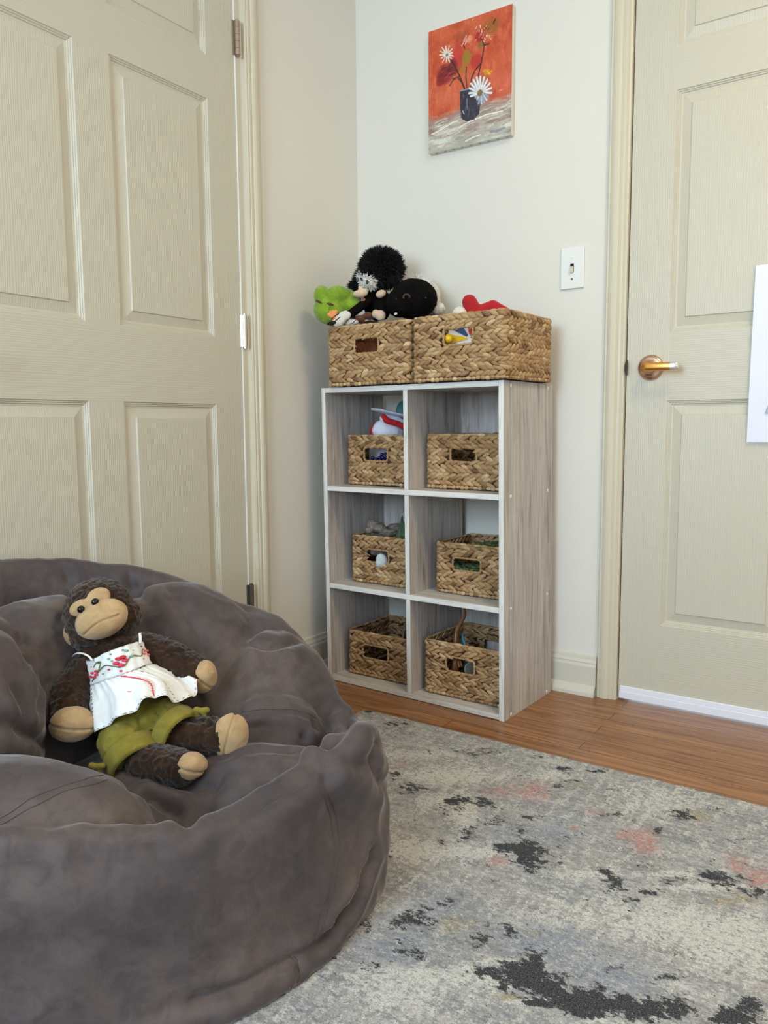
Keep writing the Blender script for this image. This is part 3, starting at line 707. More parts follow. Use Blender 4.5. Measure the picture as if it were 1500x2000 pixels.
        o = tube('hand_hole_edge', Q, R, RIMM, root, n=7, cap=False); at = o.data.attributes.new('tint', 'FLOAT', 'POINT'); at.data.foreach_set('value', np.full(len(o.data.vertices), .5, np.float32))
    tag(root, label, 'basket', 'woven hyacinth storage baskets'); return root
def put(root, sx, sy, z, W, D, rot=0.0):
    """front-left bottom corner at shelf coordinates sx, sy"""
    a = SA+rot; X = Vector((math.cos(a), math.sin(a), 0)); Y = Vector((-math.sin(a), math.cos(a), 0))
    root.location = SL(sx, sy, z)+X*W/2+Y*D/2; root.rotation_euler = (0, 0, a); return root
ZC1, ZC2, ZC0 = Z1+T+.0005, Z2+T+.0005, .002+T+.0005
def hole(x0, x1, z0, z1, W): return ((x0+x1)/2-W/2, (z0+z1)/2, (x1-x0)/2, (z1-z0)/2)
bTL = put(basket('left-hand large woven basket on top of the shelf unit, piled with plush toys', .302, .285, .178, hole(.105, .193, .092, .138, .302), 11, 7), .028, -.02, SH_+.0005, .302, .285)
bTR = put(basket('right-hand large woven basket on top of the shelf unit holding a red plush', .292, .285, .180, hole(.103, .194, .095, .141, .292), 12, 7), .338, -.022, SH_+.0005, .292, .285)
bUL = put(basket('woven basket in the upper left cube with white and red cloth on top', .252, .215, .157, hole(.070, .160, .075, .118, .252), 13, 6), .029, .065, ZC1, .252, .215)
bUR = put(basket('empty-looking woven basket in the upper right cube', .262, .215, .160, hole(.085, .170, .078, .120, .262), 14, 6), .3215, .070, ZC1, .262, .215)
bML = put(basket('woven basket in the middle left cube with grey driftwood-like toy on top', .240, .215, .152, hole(.060, .147, .067, .108, .240), 15, 6), .047, .060, ZC2, .240, .215)
bMR = put(basket('woven basket in the middle right cube with green toys inside', .240, .215, .152, hole(.061, .154, .070, .108, .240), 16, 6), .351, .075, ZC2, .240, .215)
bLL = put(basket('woven basket in the lower left cube with dark contents', .240, .235, .144, hole(.060, .158, .058, .102, .240), 17, 6, .08), .040, .046, ZC0, .240, .235, .02)
bLR = put(basket('tall woven basket in the lower right cube with wooden tail sticking out', .262, .235, .163, hole(.076, .170, .076, .120, .262), 18, 7), .337, .036, ZC0, .262, .235, .015)

# ------------------------------------------------------------------ rug
def rug():
    RX0, RX1, RY0, RY1, TH = .358, 2.55, -3.3, -.485, .010
    nx, ny = 440, 560
    x = np.linspace(RX0, RX1, nx+1); y = np.linspace(RY0, RY1, ny+1); X, Y = np.meshgrid(x, y)
    g = np.random.default_rng(5)
    jx = X+.004*np.interp(Y, y, g.normal(0, 1, ny+1))*((X == RX0)); 
    edge = np.minimum.reduce([X-RX0, RX1-X, Y-RY0, RY1-Y]); Zt = TH*(1-np.exp(-edge/.003))+.0006*g.normal(0, 1, X.shape)+.001
    Yj = Y+(Y == RY1)*g.normal(0, .0012, X.shape); Xj = X+(X == RX0)*g.normal(0, .0012, X.shape)
    V = np.stack([Xj, Yj, Zt], -1).reshape(-1, 3); I, J = np.meshgrid(np.arange(ny), np.arange(nx), indexing='ij'); a = (I*(nx+1)+J).ravel()
    F = np.stack([a, a+1, a+nx+2, a+nx+1], 1)
    # skirt down to the floor
    rim = np.r_[np.arange(nx+1), np.arange(1, ny+1)*(nx+1)+nx, (ny*(nx+1)+np.arange(nx-1, -1, -1)), np.arange(ny-1, 0, -1)*(nx+1)]
    nb0 = len(V); Vb = V[rim].copy(); Vb[:, 2] = .0006; m = len(rim); q = np.arange(m)
    F = np.vstack([F, np.stack([rim, nb0+q, nb0+(q+1) % m, rim[(q+1) % m]], 1)]); V = np.vstack([V, Vb])
    # colour fields
    def gau(lst, out):
        for cx, cy, rx, ry, an, am in lst:
            c_, s_ = math.cos(an), math.sin(an); dx, dy = X-cx, Y-cy; u = (dx*c_+dy*s_)/rx; v = (-dx*s_+dy*c_)/ry; out += am*np.exp(-(u*u+v*v))
        return out
    DK, PK, BL, YL, CR = (gau(l, np.zeros_like(X)) for l in RUGF)
    masks = np.stack([DK, PK, BL], -1).reshape(-1, 3); masks2 = np.stack([YL, CR, np.zeros_like(CR)], -1).reshape(-1, 3)
    t = NT('rug_pile'); c = t.coord(kind='Object')
    def sc(v, s, rot=0.0):
        mp = t.n('ShaderNodeMapping'); t.t.links.new(v, mp.inputs[0]); mp.inputs['Scale'].default_value = s; mp.inputs['Rotation'].default_value = (0, 0, rot); return mp.outputs[0]
    st = t.noise(sc(c, (7, 34, 1)), 1, 8, .68, .5); st2 = t.noise(sc(c, (3.0, 10, 1)), 1, 6, .65); vt = t.noise(sc(c, (55, 13, 1)), 1, 6, .7); fine = t.noise(sc(c, (260, 260, 1)), 1, 3, .7); grain = t.noise(sc(c, (700, 700, 1)), 1, 2, .6); mid = t.noise(sc(c, (60, 95, 1)), 1, 7, .82)
    A = t.attr('rug_a'); B = t.attr('rug_b'); sa = t.n('ShaderNodeSeparateColor'); sb = t.n('ShaderNodeSeparateColor'); t.t.links.new(A, sa.inputs[0]); t.t.links.new(B, sb.inputs[0])
    base = t.ramp(st, [(.34, lin((132, 138, 145))), (.45, lin((160, 164, 168))), (.55, lin((184, 184, 184))), (.66, lin((214, 212, 210)))])
    base = t.mix(t.ramp(st2, [(.42, (0, 0, 0)), (.66, (.55, .55, .55))]), base, lin((164, 152, 146)))
    cream = t.math('ADD', t.math('SUBTRACT', t.math('ADD', t.math('MULTIPLY', vt, .8), t.math('MULTIPLY', mid, 1.3)), 1.10), t.math('MULTIPLY', sb.outputs[1], .30))
    base = t.mix(t.ramp(cream, [(0, (0, 0, 0)), (.05, (.9, .9, .9))]), base, lin((228, 226, 220)))
    blue = t.math('ADD', t.math('MULTIPLY', t.math('SUBTRACT', st2, .5), .9), t.math('ADD', sa.outputs[2], t.math('MULTIPLY', t.math('SUBTRACT', mid, .56), 5.0)))
    base = t.mix(t.ramp(blue, [(.2, (0, 0, 0)), (.7, (.8, .8, .8))]), base, lin((140, 153, 172)))
    pk = t.math('ADD', sa.outputs[1], t.math('MULTIPLY', t.math('SUBTRACT', mid, .53), 5.0)); base = t.mix(t.ramp(pk, [(.35, (0, 0, 0)), (.8, (.8, .8, .8))]), base, lin((206, 140, 130)))
    yl = t.math('ADD', sb.outputs[0], t.math('MULTIPLY', t.math('SUBTRACT', mid, .53), 5.0)); base = t.mix(t.ramp(yl, [(.35, (0, 0, 0)), (.8, (.75, .75, .75))]), base, lin((172, 158, 104)))
    base = t.mix(t.ramp(t.noise(sc(c, (90, 120, 1)), 1, 6, .85), [(.38, (.85, .85, .85)), (.50, (0, 0, 0))]), base, lin((118, 120, 124)))
    base = t.mix(t.ramp(t.noise(sc(c, (70, 120, 1), 1.1), 1, 6, .85), [(.52, (0, 0, 0)), (.60, (.7, .7, .7))]), base, lin((226, 222, 214)))
    dk = t.math('ADD', sa.outputs[0], t.math('ADD', t.math('MULTIPLY', t.math('SUBTRACT', mid, .525), 5.0), t.math('MULTIPLY', t.math('SUBTRACT', t.noise(sc(c, (26, 44, 1), .5), 1, 5, .7), .54), 3.2)))
    base = t.mix(t.ramp(dk, [(.46, (0, 0, 0)), (.52, (1, 1, 1))]), base, lin((40, 46, 54)))
    base = t.mix(t.ramp(fine, [(.35, (.35, .35, .35)), (.6, (0, 0, 0))]), base, lin((110, 108, 106)))
    base = t.mix(t.ramp(grain, [(.5, (0, 0, 0)), (.75, (.3, .3, .3))]), base, lin((236, 232, 224)))
    t.P(Base_Color=base, Roughness=.95, Specular_IOR_Level=.1); t.bump(t.math('ADD', fine, t.math('MULTIPLY', grain, .5)), .8, .004)
    o = mesh('area_rug', V, F, t.m, None, True)
    for nm, mk in (('rug_a', masks), ('rug_b', masks2)):
        full = np.zeros((len(V), 4), np.float32); full[:len(mk), :3] = mk; full[:, 3] = 1
        full[len(mk):, :3] = mk[rim]
        at = o.data.color_attributes.new(nm, 'FLOAT_COLOR', 'POINT'); at.data.foreach_set('color', full.ravel())
    tag(o, 'abstract grey and cream area rug with black, pink and blue flecks', 'rug')
RUGF = [[(0.389, -0.503, 0.025, 0.017, 2.218, 0.8), (0.503, -0.54, 0.036, 0.027, -2.563, 0.85), (0.745, -0.595, 0.04, 0.025, -2.496, 0.7), (0.797, -0.552, 0.04, 0.025, -2.472, 0.6), (0.915, -0.626, 0.031, 0.017, -2.489, 0.7), (0.974, -0.553, 0.032, 0.02, -2.416, 0.85), (1.014, -0.598, 0.027, 0.013, -2.486, 0.8), (0.992, -0.647, 0.024, 0.013, -2.473, 0.7), (1.043, -0.52, 0.022, 0.014, -2.383, 0.9), (1.094, -0.599, 0.018, 0.011, -2.377, 0.8), (0.893, -0.529, 0.039, 0.015, -2.526, 0.45), (0.682, -0.618, 0.027, 0.016, -2.527, 0.6), (0.665, -0.791, 0.022, 0.02, -2.561, 0.9), (0.729, -0.829, 0.042, 0.039, -2.439, 0.8), (0.84, -0.838, 0.043, 0.032, 1.994, 0.95), (0.895, -0.801, 0.035, 0.028, -2.323, 0.95), (0.949, -0.86, 0.031, 0.023, -2.371, 0.75), (0.921, -0.929, 0.035, 0.019, 2.027, 0.75), (0.896, -0.985, 0.01, 0.009, 1.694, 0.9), (0.81, -0.94, 0.009, 0.007, 2.098, 0.8), (1.0, -0.803, 0.024, 0.011, -2.511, 0.9), (1.007, -0.86, 0.02, 0.017, -1.895, 0.7), (1.041, -0.921, 0.047, 0.035, -2.318, 1.25), (1.072, -0.955, 0.028, 0.023, 1.524, 1.2), (1.003, -0.935, 0.021, 0.013, -2.454, 0.9), (1.227, -0.708, 0.024, 0.011, 1.747, 0.95), (1.249, -0.629, 0.037, 0.026, 1.323, 0.95), (1.294, -0.572, 0.023, 0.011, -2.424, 0.6), (1.099, -0.78, 0.02, 0.01, -2.458, 0.7), (1.097, -0.819, 0.015, 0.011, -2.072, 0.7), (1.133, -0.699, 0.023, 0.013, -2.405, 0.7), (1.176, -0.697, 0.012, 0.008, 1.58, 0.7), (1.185, -0.911, 0.017, 0.012, -2.3, 0.95), (1.213, -0.937, 0.035, 0.024, 1.607, 1.1), (1.253, -0.971, 0.023, 0.009, -2.498, 0.9), (1.271, -0.931, 0.023, 0.011, -2.464, 0.9), (1.295, -0.877, 0.024, 0.011, -2.451, 0.9), (1.242, -0.903, 0.011, 0.006, 1.689, 0.8), (1.253, -0.84, 0.021, 0.015, -2.153, 0.7), (1.369, -0.824, 0.039, 0.02, -2.381, 1.0), (1.413, -0.832, 0.037, 0.014, -2.48, 1.05), (1.349, -0.812, 0.03, 0.016, -2.367, 0.75), (1.366, -0.658, 0.032, 0.012, -2.483, 0.6), (1.339, -0.766, 0.015, 0.009, -2.352, 0.5), (1.329, -0.825, 0.012, 0.008, -2.14, 0.7), (0.983, -1.203, 0.032, 0.031, 1.845, 1.0), (0.957, -1.237, 0.026, 0.018, -2.551, 0.7), (1.001, -1.139, 0.023, 0.016, -2.475, 0.75), (0.918, -1.263, 0.027, 0.017, 2.219, 0.8), (1.007, -1.278, 0.021, 0.016, -2.524, 0.9), (1.036, -1.277, 0.01, 0.008, -2.439, 0.9), (0.983, -1.337, 0.016, 0.014, -2.636, 0.95), (1.008, -1.314, 0.012, 0.009, 2.153, 0.7), (1.094, -1.197, 0.023, 0.016, -2.422, 1.1), (1.113, -1.154, 0.026, 0.011, 1.983, 0.9), (1.08, -1.155, 0.011, 0.01, 1.544, 0.8), (1.132, -1.136, 0.017, 0.013, -2.321, 0.6), (1.178, -1.183, 0.021, 0.016, -2.225, 0.85), (1.154, -1.165, 0.013, 0.009, -2.389, 0.6), (1.158, -1.231, 0.048, 0.023, -2.506, 1.3), (1.202, -1.235, 0.043, 0.025, -2.455, 1.3), (1.246, -1.244, 0.042, 0.021, -2.47, 1.2), (1.273, -1.253, 0.026, 0.015, -2.436, 1.1), (1.161, -1.272, 0.01, 0.006, -2.455, 0.9), (1.212, -1.276, 0.03, 0.007, -2.541, 0.9), (1.121, -1.266, 0.009, 0.007, -2.44, 0.9), (1.275, -1.206, 0.021, 0.016, -1.936, 1.0), (1.296, -1.223, 0.027, 0.018, -2.324, 1.0), (1.34, -1.211, 0.03, 0.019, -2.327, 1.1), (1.314, -1.198, 0.019, 0.014, -2.023, 1.0), (1.36, -1.177, 0.024, 0.016, -2.193, 1.0), (1.385, -1.175, 0.022, 0.015, -1.898, 1.0), (1.353, -1.121, 0.02, 0.011, -2.396, 1.0), (1.284, -1.139, 0.018, 0.008, -2.476, 0.8), (1.458, -1.108, 0.02, 0.012, -2.223, 1.0), (1.453, -1.141, 0.042, 0.021, -2.373, 1.2), (1.433, -1.16, 0.022, 0.009, -2.454, 1.0), (1.323, -1.117, 0.009, 0.006, -2.054, 0.7), (0.839, -1.077, 0.02, 0.018, -2.589, 0.6), (1.113, -0.928, 0.007, 0.006, -2.06, 0.8)], [(0.641, -0.738, 0.045, 0.032, 2.146, 0.6), (0.889, -0.739, 0.053, 0.033, -2.478, 0.8), (0.965, -0.696, 0.078, 0.046, 1.881, 0.85), (1.015, -0.982, 0.03, 0.02, -2.453, 1.0), (1.108, -0.709, 0.034, 0.018, -2.452, 0.8), (1.088, -0.794, 0.022, 0.014, -2.37, 0.8), (1.215, -0.758, 0.045, 0.032, 1.419, 1.0), (1.174, -0.761, 0.032, 0.02, -2.369, 0.8), (1.374, -0.754, 0.049, 0.022, 1.637, 0.9), (1.419, -0.785, 0.056, 0.025, 1.6, 1.1), (1.23, -0.795, 0.027, 0.018, -2.246, 0.7), (1.172, -1.296, 0.008, 0.005, -2.434, 0.6)], [(0.631, -0.661, 0.093, 0.064, -2.54, 0.5), (0.954, -0.895, 0.117, 0.062, -2.509, 0.7), (1.082, -0.822, 0.077, 0.059, -2.196, 0.8), (1.012, -1.14, 0.072, 0.044, -2.506, 0.7), (0.993, -1.237, 0.077, 0.066, -2.474, 0.7), (0.987, -1.303, 0.066, 0.037, -2.556, 0.7), (1.183, -1.149, 0.108, 0.038, -2.525, 0.8), (1.272, -1.162, 0.119, 0.045, -2.506, 0.7), (1.034, -0.635, 0.099, 0.074, -2.213, 0.45), (1.285, -0.625, 0.122, 0.053, -2.459, 0.5), (1.232, -0.9, 0.062, 0.046, -2.059, 0.6), (0.748, -0.824, 0.066, 0.064, -2.033, 0.6), (1.153, -1.131, 0.085, 0.04, -2.503, 0.6), (1.302, -1.194, 0.077, 0.041, -2.431, 0.6), (0.931, -1.016, 0.06, 0.018, -2.548, 0.3)], [(0.791, -0.555, 0.04, 0.022, -2.503, 0.6), (0.923, -0.612, 0.031, 0.019, -2.444, 0.6), (1.027, -0.617, 0.042, 0.026, -2.417, 0.7), (1.011, -0.917, 0.036, 0.014, -2.531, 0.7), (1.282, -0.613, 0.034, 0.023, 1.335, 1.1), (1.245, -0.611, 0.024, 0.015, -2.26, 0.8), (1.033, -1.195, 0.028, 0.025, 1.64, 0.9), (1.059, -1.161, 0.026, 0.014, -2.513, 0.6), (1.402, -0.863, 0.052, 0.026, -2.387, 0.8), (1.181, -1.281, 0.023, 0.009, -2.52, 1.2), (1.363, -1.114, 0.016, 0.01, -2.333, 0.7), (1.152, -1.139, 0.018, 0.015, -2.012, 0.8), (1.303, -0.872, 0.013, 0.009, -2.057, 0.6), (1.123, -1.174, 0.025, 0.019, -2.363, 0.3), (1.367, -0.904, 0.03, 0.02, -2.099, 0.4)], [(0.878, -0.854, 0.069, 0.022, 2.056, 1.5), (0.639, -0.675, 0.105, 0.025, -2.558, 0.8), (0.769, -0.73, 0.099, 0.036, -2.548, 1.0), (0.798, -0.851, 0.037, 0.034, 1.753, 0.8), (0.965, -0.982, 0.101, 0.015, -2.553, 0.9), (0.867, -1.036, 0.092, 0.038, -2.55, 0.6), (1.174, -0.929, 0.058, 0.013, -2.54, 0.8), (1.357, -0.855, 0.074, 0.009, -2.547, 1.2), (1.289, -0.852, 0.048, 0.008, -2.543, 1.1), (1.078, -1.298, 0.102, 0.022, -2.549, 0.6), (1.17, -1.256, 0.035, 0.011, -2.535, 1.3), (1.223, -1.265, 0.045, 0.007, -2.547, 1.2), (1.4, -0.966, 0.087, 0.039, -2.441, 0.6), (1.305, -0.997, 0.105, 0.041, -2.491, 0.5), (1.427, -1.009, 0.085, 0.046, -2.342, 0.5), (1.04, -1.369, 0.061, 0.032, -2.552, 0.6), (1.131, -1.228, 0.024, 0.007, -2.54, 1.0), (1.195, -0.588, 0.118, 0.07, -2.359, 0.4), (0.949, -0.612, 0.062, 0.028, -2.511, 0.6), (1.293, -1.257, 0.011, 0.006, -2.454, 1.2), (1.193, -1.037, 0.09, 0.043, -2.48, 0.3)]]
rug()
# ------------------------------------------------------------------ bean bag
def velvet():
    t = NT('taupe_velvet'); c = t.coord(); n = t.noise(c, 5.0, 5, .6, .4); n2 = t.noise(c, 34, 5, .65, .8); fi = t.noise(c, 900, 2)
    col = t.ramp(n, [(.3, lin((70, 63, 66))), (.5, lin((88, 78, 77))), (.7, lin((104, 91, 86)))])
    col = t.mix(t.ramp(n2, [(.42, (0, 0, 0)), (.62, (.38, .38, .38))]), col, lin((56, 51, 57)))
    t.P(Base_Color=col, Roughness=.62, Specular_IOR_Level=.25, Sheen_Weight=.6, Sheen_Roughness=.32, Sheen_Tint=(.72, .66, .64, 1)); t.bump(t.math('ADD', fi, t.math('MULTIPLY', n2, 2.0)), .12, .002); return t.m
VELVET = velvet()
BC = np.array((.42, -1.36)); 
def ring_pt(deg, r, z): a = math.radians(deg); return (BC[0]+r*math.cos(a), BC[1]+r*math.sin(a), z)
def ringtube(spec, ex=.6, n=24):
    """spec rows: angle, centre radius, centre height, half width, half height"""
    A = np.array(spec, float); d = np.arange(A[0, 0], A[-1, 0]+1, 4.0); I = [np.interp(d, A[:, 0], A[:, k]) for k in range(1, 5)]
    # smooth the profile
    V = []; k = np.array([.25, .5, .25])
    for j in range(4):
        for _ in range(3): I[j][1:-1] = np.convolve(I[j], k, 'valid')
    for i, a in enumerate(d):
        ar = math.radians(a); er = np.array((math.cos(ar), math.sin(ar), 0)); ce = np.array((BC[0], BC[1], 0))+er*I[0][i]+np.array((0, 0, I[1][i]))
        for j in range(n):
            th = 2*math.pi*j/n; V.append(ce+er*I[2][i]*math.copysign(abs(math.cos(th))**ex, math.cos(th))+np.array((0, 0, 1))*I[3][i]*math.copysign(abs(math.sin(th))**ex, math.sin(th)))
    N = len(d); F = [(i*n+j, (i+1)*n+j, (i+1)*n+(j+1) % n, i*n+(j+1) % n) for i in range(N-1) for j in range(n)]
    F += [tuple(range(n)), tuple(range((N-1)*n, N*n))[::-1]]
    return np.array(V), F
def E_(c, r, rot=(0, 0, 0)): return ball_np(c, r, 28, 18, eul(*rot))
BAGPARTS = [
 E_((.42,-1.36,.08), (.42,.42,.09)),
 ringtube([(-150,.465,.17,.032,.17),(-50,.462,.157,.030,.157),(-35,.458,.148,.030,.148),(-22,.458,.133,.030,.133),(-8,.460,.14,.031,.14),(3,.463,.146,.034,.146),(9,.474,.156,.036,.155),(16,.488,.172,.042,.166),(24,.468,.14,.042,.135),(34,.445,.12,.04,.12),(58,.425,.12,.04,.12),(68,.41,.16,.04,.16),(80,.395,.185,.04,.185),(95,.39,.20,.04,.20),(112,.383,.222,.04,.222),(130,.378,.24,.04,.24),(150,.37,.258,.04,.258),(180,.365,.265,.04,.265),(215,.365,.26,.04,.26)], .55),
 ringtube([(-70,.43,.03,.07,.028),(-20,.43,.03,.072,.03),(10,.42,.03,.085,.03),(30,.40,.03,.085,.03),(60,.40,.03,.08,.03)], .8),
 E_((.24,-1.38,.20), (.17,.32,.27)),
 E_((.33,-1.105,.285), (.16,.17,.185)),
 E_((.42,-.99,.265), (.13,.12,.125), (0,0,.3)),
 E_((.49,-1.05,.215), (.17,.185,.155)),
 E_((.56,-1.14,.19), (.16,.13,.12)),
 E_((.31,-1.60,.30), (.18,.15,.21)),
 
 E_((.58,-1.69,.195), (.25,.145,.155), (0,0,.6)),
 E_((.72,-1.27,.13), (.20,.13,.120), (0,0,.5)),
 E_((.53,-1.38,.12), (.20,.19,.12)),
]
bag = empty('bean_bag', (.42, -1.36, .011)); tag(bag, 'large taupe grey velvet bean bag chair slumped on the rug', 'bean bag')
